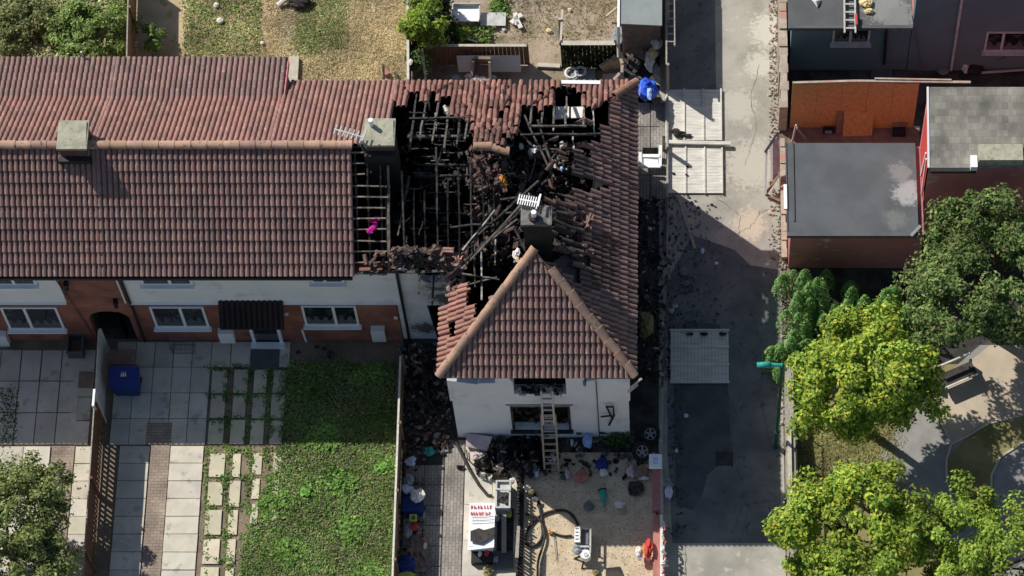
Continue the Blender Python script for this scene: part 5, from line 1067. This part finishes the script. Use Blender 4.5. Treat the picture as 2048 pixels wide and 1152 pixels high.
# middle yard: left strip of belongings
for nm,px,py,z,r_,m,lab,cat,sc in (
  ('laundry_bag',822,924,.3,.17,'bag','pale blue bag farthest up the row by the lawn fence','bag',(1,.8,.7)),
  ('laundry_bag',815,980,.5,.17,'bag','pale blue bag on the blue tub touching the lawn fence','bag',(1.1,.8,.7)),
  ('laundry_bag',834,992,.5,.21,'rag','white bag on the blue tub right of the blue bags','bag',(1,1,.6)),
  ('grey_bundle',818,962,.4,.16,'felt_lt','grey cloth bundle between the upper and middle blue bags','bundle',(.9,1.2,.6)),
  ('flat_carton',828,1019,.3,.15,'bag','flat pale blue carton just below the white bag','carton',(1.3,.5,.3)),
  ('red_cushion',828,1054,.2,.14,'red','red object below the yellow framed picture','cushion',(1,.9,.6)),
  ('grey_cloth',815,1062,.15,.17,'felt_lt','crumpled grey cloth left of the red object','cloth',(.8,1.4,.5)),
  ('white_packet',850,1092,.25,.08,'rag','small white packet on the brown sheeting','packet',(.6,1.4,.4)),
  ('navy_sack',812,1132,.2,.26,'blue_bin','navy blue sack at the foot of the lawn fence','sack',(1.1,1,.6)),
  ('yellow_strip',815,1150,.3,.16,'lime','yellow green strip at the bottom corner of the lawn fence','strip',(1.6,.6,.3)),
  ('soot_plant',858,905,.1,.16,'teal','dusty grey green clump in the dark part of the yard','clump',(1,1,.5)),
  ('white_bin_bag',1073,943,.1,.15,'bag','white bag left of the ladder foot','bag',(.7,1.2,.7)),
  ('white_bin_bag',1103,920,.1,.15,'rag','white crumpled bag behind the lower ladder rungs','bag',(.9,.9,.7)),
  ('blue_bag',1176,884,.2,.18,'skyblue','light blue bag by the foot of the white gable','bag',(.8,1.2,.8)),
  ('white_bottle',1144,886,.1,.08,'rag','small white bottle left of the light blue bag','bottle',(.6,1.2,1)),
  ('white_tub',1207,947,.1,.14,'rag','white tub at the middle top of the gravel','tub',(.9,.9,.8)),
  ('dark_sack',1205,930,.1,.2,'blue_bin','dark blue sack behind the white tub','sack',(.9,1.1,.6)),
  ('rusty_tin',1163,955,.08,.2,'pink','rusty red tangle of junk on the upper gravel','junk',(1.1,1,.5)),
  ('white_tin',1134,948,.08,.12,'pinkcloth','pale upright tin right of the ladder foot','tin',(.6,1.3,.7)),
  ('pink_bundle',1262,945,.08,.16,'pinkcloth','pinkish bundle near the white box on the fence','bundle',(.8,1.2,.6)),
  ('white_shoe',1287,957,.08,.12,'rag','white shoe like scrap right of the pinkish bundle','scrap',(1.3,.6,.5)),
  ('brown_sack',1282,945,.08,.2,'brownboard','brown sack behind the white shoe like scrap','sack',(1,1,.5)),
  ('grey_scrap',1178,1012,.03,.16,'felt','grey rag heap on the shaded gravel left of the teal cone','rag',(.9,.9,.4)),
  ('cream_scrap',1240,1010,.03,.14,'rag','cream crumpled scrap on shaded gravel right of the teal cone','scrap',(1.2,.8,.4)),
  ('cream_scrap',1247,1022,.03,.08,'buff','smaller buff scrap just below the cream crumpled one','scrap',(.8,1.2,.4)),
  ('small_ball',1206,1020,.05,.06,'kerb','small pale ball below the tip of the teal cone','ball',(1,1,1)),
  ('dark_ring',1272,977,.03,.24,'char','black burnt heap on the shaded gravel near the fence','heap',(1,1,.4)),
  ('flower_tuft',1192,1145,.03,.1,'playmat','small green tuft on the sunlit gravel','weed',(1,1,.6)),
  ('white_chair_seat',1278,1108,.25,.17,'rag','white crumpled chair cover left of the orange red bundle','cover',(.6,1.3,.7)),
  ('orange_bundle',1298,1100,.4,.20,'red','bright orange red bundle against the low red wall','bundle',(.6,1.7,.8)),
  ('peach_cloth',1290,1100,.3,.13,'orange','peach cloth beside the orange red bundle','cloth',(.5,1.8,.5))): blob(nm,px,py,z,r_,m,lab,cat,sc)
tb = root('blue_tub', W(822,1005,0), 'dark blue tub carrying the pale bags beside the lawn fence', 'tub'); a = W(806,1022,.4); c = W(846,985,.4); BX((a.x,a.y,0),(c.x,c.y,.4)).build('body','blue_bin',tb); BX((a.x-.02,a.y-.02,.401),(c.x+.02,c.y+.02,.44)).build('rim','blue_bin',tb)
pf_ = root('picture_frame', W(826,1035,0), 'small yellow green framed picture leaning in the row of belongings', 'picture'); a = W(819,1043,.4); c = W(834,1029,.4); b = MB().box((a.x,a.y,.38),(a.x+.05,c.y,.43)); b.box((c.x-.05,a.y,.38),(c.x,c.y,.43)); b.box((a.x+.05,a.y,.38),(c.x-.05,a.y+.05,.43)); b.box((a.x+.05,c.y-.05,.38),(c.x-.05,c.y,.43)); b.build('frame','lime',pf_); BX((a.x+.05,a.y+.05,.38),(c.x-.05,c.y-.05,.4)).build('picture','playmat',pf_)
sh_ = MB(); n = 9; g = [[W(812+5.6*i, 1075+8.6*j, .12+rnd(0,.16)) for i in range(n)] for j in range(n)]
vs = [g[j][i] for j in range(n) for i in range(n)]; sh_.add(vs, [(j*n+i,(j+1)*n+i,(j+1)*n+i+1,j*n+i+1) for j in range(n-1) for i in range(n-1) if not (i+j in (0,1,15,14))]); T(sh_.build('brown_sheeting','brownboard'),'crumpled brown sheeting over junk beside the lawn fence','sheeting')
ph = [(845,730),(858,800),(880,835),(905,870),(925,910),(940,940),(958,970),(975,990),(984,992)]; T(MB().tube([W(x,y,.06+.5*max(0,(840-y)/110)) for x,y in ph], .05, 8).build('thick_hose','hose'),'thick dark hose running from the dark side yard over pale slabs','hose')
mt = root('mattress', W(957,885,0), 'pale pink mattress slumped against the corner of the white gable', 'mattress'); MB().slab([W(931,893,.18),W(975,902,.14),W(984,874,.40),W(933,866,.36)],.12).build('pad','pinkcloth',mt)
T(MB().tube([W(933,900,.1),W(935,918,.1),W(945,928,.1),(W(965,935,.1)),W(975,945,.1)],.02,6).build('bent_wire','hose'),'thin bent wire below the pink mattress','wire')
blob('pink_rag',952,912,.05,.16,'pinkcloth','pink rag on the slabs below the mattress','rag',(.9,.9,.4)); blob('grey_rag',968,920,.05,.15,'felt_lt','grey rag right of the pink rag below the mattress','rag',(.8,1.2,.5)); blob('twig_tuft',920,935,.03,.09,'char','dark twig tuft on the slab path left of the thick hose','twigs',(1.3,.6,.8))
hp = MB(); p = W(1015,905,0)
for k in range(14): q = W(rnd(970,1085), rnd(885,935), 0); hp.ball((q.x,q.y,.02), rnd(.2,.4), 10, 6, jit=.25, sc=(1.1,.9,.7))
T(hp.build('rubbish_heap','soot'),'heap of black burnt rubbish left of the ladder against the gable','rubbish',kind='stuff')
# gutted appliance
ap = root('gutted_appliance', W(1008,985,0), 'white gutted appliance shell with burnt insides above the white crate', 'appliance'); a = W(990,1016,.6); c = W(1022,960,.6)
b = MB().box((a.x,a.y,0),(a.x+.05,c.y,.6)); b.box((c.x-.05,a.y,0),(c.x,c.y,.6)); b.box((a.x+.05,a.y,0),(c.x-.05,a.y+.05,.6)); b.box((a.x+.05,c.y-.05,0),(c.x-.05,c.y,.6)); b.box((a.x+.05,a.y+.05,.45),(c.x-.05,c.y-.05,.5)); b.beam((a.x,c.y-.3,.62),(c.x,c.y-.34,.62),.05,.04); b.build('shell','pvc_grey',ap)
for k,(dx,dy,r_) in enumerate(((.18,.35,.13),(.32,.38,.13),(.38,.22,.1))): MB().ball((a.x+dx,a.y+dy,.53), r_, 9, 5, jit=.3, sc=(1,1,.5)).build('burnt_part','char',ap)
blob('white_lump',1024,962,.4,.1,'rag','white lump on the right rim of the gutted appliance','lump')
wc_ = root('white_crate', W(963,1050,0), 'white sheeted container with red lettering and a dark patch on its lid', 'container'); a = W(937,1092,.8); c = W(989,1008,.8)
b = MB(); b.add([(a.x+.05,a.y+.05,0),(c.x-.05,a.y+.05,0),(c.x-.05,c.y-.05,0),(a.x+.05,c.y-.05,0),(a.x,a.y,.78),(c.x,a.y,.78),(c.x,c.y,.8),(a.x,c.y,.8)],BF); b.build('body','pvc',wc_)
b = MB().slab([(a.x-.03,a.y-.12,.76),(c.x+.02,a.y-.04,.80),(c.x+.02,c.y+.02,.84),(a.x-.0,c.y+.02,.84)],.03); b.build('lid','pvc',wc_)
lt_ = MB(); xx0 = a.x+.05; 
for row in range(2):
    y_ = c.y-.12-row*.2; x_ = xx0
    while x_ < c.x-.1:
        w_ = rnd(.03,.07); hh_ = .11
        for seg in range(random.choice((2,3))):
            px0 = x_+rnd(0,w_); lt_.beam((px0,y_+rnd(-hh_/2,hh_/2),.852),(x_+rnd(0,w_),y_+rnd(-hh_/2,hh_/2),.853),.018,.006)
        lt_.beam((x_,y_-hh_/2,.852),(x_,y_+hh_/2,.852),.02,.006); x_ += w_+.045
lt_.build('red_lettering','red',wc_)
MB().slab([W(941,1082,.88),W(962,1086,.88),W(978,1078,.88),W(989,1070,.88),W(989,1054,.88),W(968,1060,.88),W(958,1056,.88),W(941,1062,.88)],.03).build('dark_patch','dkcloth',wc_)
b = MB(); 
for k in range(3): b.beam(W(942,1032+k*6,.86),W(986,1031+k*6,.86),.015,.008)
b.build('ridges','pvc_grey',wc_)
boxp('black_mat',992,1018,1028,1140,.02,.03,'dkcloth','long black mat under the pale timber on the slab path','mat'); boxp('black_mat',943,1100,985,1130,.02,.25,'black_pl','black box just below the white sheeted container','box'); boxp('black_tray',985,1105,1026,1140,.03,.12,'felt_dk','dark flat tray below the pale timber post','tray')
T(MB().beam(W(1008,1022,.35),W(1008,1105,.3),.14,.10).build('timber_post','fence_grey'),'pale weathered timber post lying on the black mat','post')
blob('lime_bag',1018,1028,.2,.13,'lime','lime green bag right of the timber post','bag',(.8,1,.5)); blob('white_cup',995,1037,.2,.08,'rag','white cup left of the timber post','cup',(.7,1.2,.8)); blob('red_glove',974,1105,.3,.1,'red','red object on the black box','glove',(.7,1.3,.5)); blob('grey_bottle',960,1108,.3,.08,'rag','white bottle on the black box','bottle',(.7,1.3,.6)); blob('green_bottle',992,1120,.18,.09,'felt_lt','pale green bottle standing on the dark tray','bottle',(.9,1,.8)); blob('weed_clump',977,1143,.03,.14,'playmat','green weed by the black box','weed',(1,1.3,.8),jit=.4)
T(MB().slab([W(1030,1115,.9),W(1037,1115,.9),W(1040,1052,.9),W(1034,1052,.9)],.04).build('grey_plank','fence_grey'),'grey plank fixed beside the black picket fence','plank')
pk = root('picket_fence', W(1040,1050,0), 'low black picket fence between the slab path and gravel', 'fence'); A_ = W(1038,962,0); B_ = W(1034,1260,0); n = 46
for k in range(n):
    p = A_+(B_-A_)*k/n; b = MB().beam(p, p+Vector((rnd(-.03,.03),rnd(-.02,.02),rnd(.5,.62))), .06,.03); b.build('picket','char' if k%3 else 'gutter',pk)
for zz in (.18,.45): MB().beam(A_+Vector((0,0,zz)), B_+Vector((0,0,zz)), .04,.05).build('rail','char',pk)
for px,py,m_ in ((1062,985,'playmat'),(1070,1000,'felt_dk'),(1055,975,'rag')): blob('picket_litter',px,py,.15,.11,m_,{'playmat':'greenish lump hanging at the top of the picket fence','felt_dk':'dark lump where the hoses leave the picket fence','rag':'white lump at the head of the black picket fence'}[m_],'lump')
# garden hoses
def smooth(pts, n=6):
    out = []
    for i in range(len(pts)-1):
        p0,p1,p2,p3 = pts[max(i-1,0)],pts[i],pts[i+1],pts[min(i+2,len(pts)-1)]
        for k in range(n):
            t = k/n; out.append(.5*((2*p1)+(p2-p0)*t+(2*p0-5*p1+4*p2-p3)*t*t+(3*p1-p0-3*p2+p3)*t**3))
    return out+[pts[-1]]
def hose(px, r, lab, m='hose', z=.05): T(MB().tube(smooth([W(x,y,z+.01*(i%2)) for i,(x,y) in enumerate(px)]), r, 7).build('hose', m), lab, 'hose')
hose([(1068,985),(1078,1010),(1084,1045),(1085,1070),(1078,1085),(1066,1092),(1052,1086),(1053,1066),(1068,1042),(1090,1027),(1115,1021),(1135,1023),(1150,1038),(1156,1052)], .042, 'dark hose looping over the gravel to the portable pump')
hose([(1050,1028),(1072,1034),(1085,1050),(1089,1075),(1083,1100),(1076,1125),(1075,1160),(1070,1210)], .038, 'dark hose crossing the loop and leaving at the bottom of the gravel', z=.1)
hose([(1144,1071),(1130,1072),(1118,1070),(1108,1066)], .032, 'short dark hose from the pump to the orange nozzle')
hose([(1108,1068),(1110,1090),(1113,1120)], .012, 'thin grey line trailing from the orange nozzle', 'felt')
blob('orange_nozzle',1102,1066,.05,.07,'orange','orange hose nozzle lying on the sunlit gravel','nozzle',(1.3,.8,.7))
# portable pump
pu = root('portable_pump', W(1165,1075,0), 'grey and white portable pump unit with hose on the sunlit gravel', 'pump')
a = W(1149,1087,.5); c = W(1181,1055,.5); xm_ = W(1160,1070,.5).x
BX((a.x,a.y,.25),(xm_,c.y,.62)).build('housing','pvc',pu); b = MB().box((xm_+.02,a.y,.3),(c.x-.06,c.y-.03,.42)); b.build('tray','felt',pu)
for p,q in (((c.x,a.y-.3,.5),(c.x,c.y,.5)),((c.x,c.y,.5),(xm_,c.y,.5)),((c.x,a.y-.1,.5),(xm_,a.y-.1,.5))): MB().beam(p,q,.05,.05).build('frame_bar','pvc_grey',pu)
for xx in (a.x+.05,c.x-.03):
    for yy in (a.y,c.y-.05): MB().beam((xx,yy,0),(xx,yy,.45),.04,.04).build('leg','felt',pu)
for k in range(4): MB().box((a.x+.03,a.y+.08+k*.11,.622),(xm_-.04,a.y+.11+k*.11,.63)).build('vent','felt_dk',pu)
b = MB().ball((a.x+.1,a.y-.12,.4), .17, 9, 6, jit=.25, sc=(1,1.2,.8)); b.build('motor','felt_lt',pu)
dr_ = root('round_drum', W(1171,1112,0), 'round white drum with a grey centre on black legs right below the pump', 'drum')
p = W(1171,1108,.45); b = MB().tube([(p.x,p.y,.2),(p.x,p.y,.40),(p.x,p.y,.45)], .165, 20, r2=.15); b.build('casing','pvc',dr_); MB().tube([(p.x+.01,p.y-.02,.44),(p.x+.01,p.y-.02,.475)], .07, 14).build('centre','pvc_grey',dr_)
MB().tube([(p.x-.03,p.y+.17,.42),(p.x,p.y+.24,.5),(p.x+.10,p.y+.2,.46)], .025, 8).build('handle','pvc',dr_)
for dx,dy in ((-.12,-.30),(-.34,.02),(.14,.1)): MB().beam((p.x+dx*.4,p.y+dy*.4,.25),(p.x+dx,p.y+dy,0),.045,.045).build('leg','black_pl',dr_)
T(MB().slab([W(1210,1175,.03),W(1258,1175,.03),W(1240,1133,.03),(W(1212,1136,.03))],.02).build('painted_shadow','dkcloth'),'dark flat sheet painted as a shadow at the very bottom edge of the gravel','board')  # dark sheet stands in for a shadow cast on the gravel
# teal cone
p = W(1206,995,.1); b = MB().tube([(p.x-.02,p.y+.22,.12),(p.x+.06,p.y-.32,.05)], .12, 12, r2=.015); cn = root('teal_cone', W(1206,995,0), 'teal cone lying on its side on the shaded gravel', 'cone'); b.build('cone','teal',cn); MB().tube([(p.x-.025,p.y+.25,.12),(p.x-.02,p.y+.22,.12)],.14,12).build('rim','black_pl',cn)
# alloy wheels
for k,(px,py) in enumerate(((1300,868),(1284,903))):
    c_ = W(px,py,.3); wh = root('car_wheel', (c_.x,c_.y,0), ('car wheel nearest the gable corner, leaning by the side fence','car wheel nearest the white box, leaning by the side fence')[k], 'wheel', 'car wheels by the side fence')
    ax = Vector((.25,-.35,.9)).normalized(); u_ = ax.cross(Vector((1,0,0))).normalized(); v_ = ax.cross(u_); rad = .25
    MB().tube([c_+u_*rad*math.cos(t*math.pi/12)+v_*rad*math.sin(t*math.pi/12) for t in range(25)], .08, 8, cap=False).build('tyre','tyre',wh)
    rim = MB()
    for s in range(5): an = s*2*math.pi/5; rim.beam(c_+ax*.03, c_+ax*.03+(u_*math.cos(an)+v_*math.sin(an))*.18, .055,.03)
    rim.ball(c_+ax*.03,.05,8,6); rim.tube([c_+ax*.03+(u_*math.cos(t*math.pi/8)+v_*math.sin(t*math.pi/8))*.18 for t in range(17)],.016,6,cap=False); rim.build('rim','felt_lt',wh)
bx_ = root('white_box', W(1311,921,0), 'square white box with pale blue mark on the side fence post', 'box'); a = W(1298,934,1.1); c = W(1324,908,1.1); BX((a.x,a.y,.95),(c.x,c.y,1.1)).build('body','pvc',bx_); BX((a.x+.12,a.y+.1,1.101),(c.x-.12,c.y-.1,1.106)).build('mark','bag',bx_)
b = MB().beam(((a.x+c.x)/2,c.y-.1,0),((a.x+c.x)/2,c.y-.1,.949),.09,.09); b.build('post','fence_grey',bx_)
b = MB().ball(W(1300,902,.2),.12,8,5,jit=.2,sc=(.6,1.4,.8)); T(b.build('grey_canister','felt'),'grey canister between the lower wheel and the white box','canister')
# main ladder against the gable
lb = W(1103.5,945,.05); l1 = WY(1101,820,yv-.62); ltop = WY(1100,772,yv-.2)
A0 = Vector((lb.x,lb.y,.03)); d_ = (Vector((lb.x-.02,yv-.22,4.05))-A0)
t = root('extension_ladder', A0, 'two section wooden extension ladder leaning on the white gable window', 'ladder')
for k,(s0,s1,wd,nr,off,m_) in enumerate(((0,.72,.42,9,0,'buff'),(.60,1.0,.33,6,.06,'alu'))):
    p = A0+d_*s0+Vector((0,0,off)); q = A0+d_*s1+Vector((0,0,off))
    for s in (-1,1): MB().beam(p+Vector((s*wd/2,0,0)), q+Vector((s*wd/2,0,0)), .055,.07).build('stile',m_,t)
    for i in range(nr): a_ = p+(q-p)*(i+.5)/nr; MB().beam(a_-Vector((wd/2,0,0)), a_+Vector((wd/2,0,0)), .05,.04).build('rung',m_,t)
# mixed plants by the wall
n = 120; c_ = W(1232,878,0); P = np.column_stack([c_.x+NR.normal(0,.25,n), c_.y-.1+NR.normal(0,.12,n), NR.uniform(.05,.5,n)]); pt_ = root('spiky_plant', c_, 'small spiky green plant at the right foot of the white gable', 'plant'); leaves('foliage', P, np.tile([0,0,1.0],(n,1)), .28, palette(n,[(.08,.12,.04),(.12,.15,.06)],.2), 'leaf', pt_, asp=.2)
# park bench shapes under the dark tree
bq = root('park_bench', W(1900,745,0), 'dark slatted park bench half hidden under the dark leafy tree', 'bench')
A1 = W(1872,752,.45); B1 = W(1942,722,.45); dd = (B1-A1).normalized(); nn_ = dd.cross(Vector((0,0,1)))
MB().slab([A1,B1,B1+nn_*.42,A1+nn_*.42],.05).build('seat','dkcloth',bq); MB().beam(A1+Vector((0,0,.4))-nn_*.1,B1+Vector((0,0,.4))-nn_*.1,.05,.10).build('backrest','fence_pale',bq); MB().beam(A1+nn_*.47,B1+nn_*.47,.05,.05).build('front_rail','fence_pale',bq)
for p_ in (A1,B1): MB().box((p_.x-.04,p_.y-.3,0),(p_.x+.04,p_.y+.1,.4)).build('leg','black_pl',bq)
# ================================================================ TREES AND SHRUBS
def tree(name, px, py, zc, rad, n, size, cols, label, cat='tree', clumps=90, cl=.33, trunk=True, zf=.75, group=None, spike=0, seed=1):
    rg = np.random.default_rng(seed); c = np.array(W(px, py, zc)); t = root(name, (c[0],c[1],0), label, cat, group)
    rx, ry, rz = rad
    d = rg.normal(0,1,(clumps,3)); d[:,2] = np.abs(d[:,2])*1.0-.25; d /= np.linalg.norm(d,axis=1,keepdims=True)
    lob = 1+.16*np.sin(np.arctan2(d[:,1],d[:,0])*3+seed)+.10*np.sin(np.arctan2(d[:,1],d[:,0])*7+seed*2)
    q = rg.uniform(.35,1.0,clumps)**.6*lob; cc = d*q[:,None]*np.array([rx,ry,rz])
    m = n//clumps; P = np.repeat(cc,m,axis=0); o = rg.normal(0,1,(len(P),3)); o /= np.linalg.norm(o,axis=1,keepdims=True); o *= (rg.uniform(0,1,(len(P),1))**.45)*cl*np.repeat(rg.uniform(.7,1.4,(clumps,1)),m,axis=0); o[:,2] *= .65
    P = P+o; N = o*1.2+P/np.array([rx,ry,rz])*.3+np.array([0,0,.35]); N /= np.linalg.norm(N,axis=1,keepdims=True)
    col = palette(len(P), cols, .22)*np.repeat(rg.uniform(.7,1.25,(clumps,1)),m,axis=0)
    leaves('crown', P+c, N, size, np.clip(col,0,1), 'leaf', t, jit=.45)
    if trunk:
        b = MB(); b.tube([(c[0],c[1],0),(c[0]+.05,c[1],zc*.5),(c[0],c[1]+.05,zc)], .16, 9, r2=.09); b.build('trunk','bark',t)
        for i in range(0,clumps,max(1,clumps//14)): b = MB().tube([(c[0],c[1],zc*.6+.3), tuple(c+cc[i]*.5+np.array([0,0,-.15])), tuple(c+cc[i])], .06, 5, r2=.015); b.build('branch','bark',t)
    return t
YG = [(.17,.28,.05),(.36,.48,.06),(.44,.53,.07),(.27,.41,.06),(.33,.46,.09),(.54,.52,.08),(.21,.34,.06)]
G1 = [(.15,.25,.075),(.22,.32,.09),(.12,.2,.06),(.30,.38,.13),(.09,.15,.05),(.2,.19,.09)]
G2 = [(.23,.36,.06),(.32,.44,.07),(.17,.29,.05),(.40,.46,.08)]
CO = [(.17,.36,.10),(.24,.44,.13),(.11,.25,.08),(.32,.48,.16)]
OL = [(.27,.32,.11),(.19,.25,.08),(.36,.39,.16),(.13,.18,.06)]
tree('maple_tree',1730,758,3.6,(2.15,2.05,1.9),24000,.16,YG,'yellow green maple behind the street lamp',clumps=120,cl=.42,seed=3)
tree('maple_tree',1706,1075,3.4,(2.1,2.25,1.8),24000,.16,YG,'yellow green maple at the bottom edge beside the park wall',clumps=120,cl=.42,seed=5)
tree('leafy_tree',1980,1125,3.2,(2.45,2.3,1.8),22000,.13,G2,'mid green tree in the bottom right corner',clumps=100,cl=.36,seed=7)
tree('leafy_tree',1990,562,3.6,(2.75,2.6,2.2),28000,.14,G1,'large dark green leafy tree against the maroon house',clumps=170,cl=.4,seed=9)
tree('leafy_tree',8,1090,2.4,(2.2,2.75,1.6),36000,.13,OL,'olive green tree in the bottom left corner',clumps=240,cl=.34,seed=11)
def conifer(px, py, z, r, h, label, seed):
    rg = np.random.default_rng(seed); c = np.array(W(px,py,0)); t = root('conifer_shrub',(c[0],c[1],0),label,'shrub','dark conifers under the garage wall'); P=[]; N=[]
    for k in range(34):
        a = rg.uniform(0,6.28); q = r*rg.uniform(0,1)**.6; hx_ = h*rg.uniform(.6,1.05)*(1-.35*q/r); x = c[0]+q*math.cos(a); y = c[1]+q*math.sin(a)*.9
        m = 330; tt = rg.uniform(0,1,m); rr_ = .27*(1-tt)**.6+.03; an = rg.uniform(0,6.28,m)
        P.append(np.column_stack([x+rr_*np.cos(an),y+rr_*np.sin(an),hx_*(.15+.85*tt)])); N.append(np.column_stack([np.cos(an),np.sin(an),np.full(m,.6)]))
    P = np.concatenate(P); N = np.concatenate(N); leaves('foliage',P,N,.11,palette(len(P),CO,.3),'leaf',t,jit=.4,asp=.35); MB().tube([(c[0],c[1],0),(c[0],c[1],h*.7)],.08,8,r2=.03).build('trunk','bark',t)
conifer(1632,622,0,1.25,2.2,'dark green conifer at the alley edge, nearest the garage corner',21); conifer(1585,725,0,.7,1.7,'dark green conifer right behind the left side of the maple',22); conifer(1770,655,0,1.05,2.1,'dark green conifer between the maple and the large dark tree',23)
tree('shrub',185,70,.5,(1.35,1.2,.75),9000,.12,[(.20,.30,.08),(.27,.37,.11),(.14,.22,.06),(.32,.40,.16)],'rounded green shrub behind the far left house beside the brown fence','shrub',clumps=70,cl=.26,trunk=False,seed=31)
tree('shrub',40,40,.35,(1.2,1.2,.5),5000,.12,[(.25,.30,.12),(.34,.33,.17),(.18,.24,.08)],'straggly pale shrub in the top left corner','shrub',clumps=50,cl=.25,trunk=False,seed=32)
tree('shrub',300,78,.5,(.6,.4,.5),700,.15,[(.2,.32,.09),(.14,.22,.07)],'sprig of shrub in the shade right of the brown fence','shrub',clumps=12,cl=.2,trunk=False,seed=33)
tree('shrub',846,35,1.6,(.7,1.2,.9),4200,.13,G2,'tall green shrub climbing the weathered fence by the rear yard','shrub',clumps=36,cl=.24,seed=34)
tree('shrub',838,120,.8,(.35,.6,.6),1000,.12,G1,'small green shrub at the lower end of the weathered fence','shrub',clumps=12,cl=.2,trunk=False,seed=35)
tree('shrub',925,72,.3,(.35,.3,.3),500,.12,G2,'small green shrub above the brown board screen','shrub',clumps=8,cl=.16,trunk=False,seed=36)
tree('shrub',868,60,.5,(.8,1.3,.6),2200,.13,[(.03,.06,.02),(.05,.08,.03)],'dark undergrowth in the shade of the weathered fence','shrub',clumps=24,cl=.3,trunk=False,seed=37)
# back garden bits
for px,py,r_,lab in ((433,12,.1,'upper white ball on the grass behind the middle house'),(441,43,.12,'lower white ball on the grass behind the middle house'),(525,87,.07,'white stone near the slab path')): blob('white_ball',px,py,.03,r_,'rag',lab,'ball',(1,1,.8),jit=.12)
T(MB().tube([(W(572,12,0).x-.25,W(0,14,0).y,.1),(W(572,12,0).x+.1,W(0,2,0).y,.25)],.09,8).build('white_jug','rag'),'white object at the head of the slab path','jug')
pt = MB(); p = W(773,150,0); pt.tube([(p.x,p.y,0),(p.x,p.y,.2)],.1,12); T(pt.build('plant_pot','pink'),'small terracotta pot on the dry lawn by the rear eaves','pot'); T(MB().beam(W(790,145,.1),W(795,165,.3),.08,.08).build('short_post','dkcloth'),'short dark post leaning on the dry lawn near the rear eaves','post')
kb = MB().box((W(577,155,0).x,W(0,160,0).y-.3,.0),(W(597,155,0).x,W(0,118,0).y,.18)); T(kb.build('concrete_step','kerb'),'pale concrete step at the house end of the slab path','step')
blob('path_bush',600,5,.1,.4,'dkcloth','dark mound at the top of the slab path','mound',(1,.6,.4))
T(MB().tube([(W(168,112,5.1).x,YX+.05,ZX),(W(168,112,5.1).x,YX+.05,ZX+.35)],.04,8).build('vent_pipe','pvc',houseA),'x','x') if False else MB().tube([(W(168,112,5.1).x,YX+.05,ZX-.1),(W(168,112,5.1).x,YX+.08,ZX+.3)],.035,8).build('vent_pipe','pvc_grey',houseA)
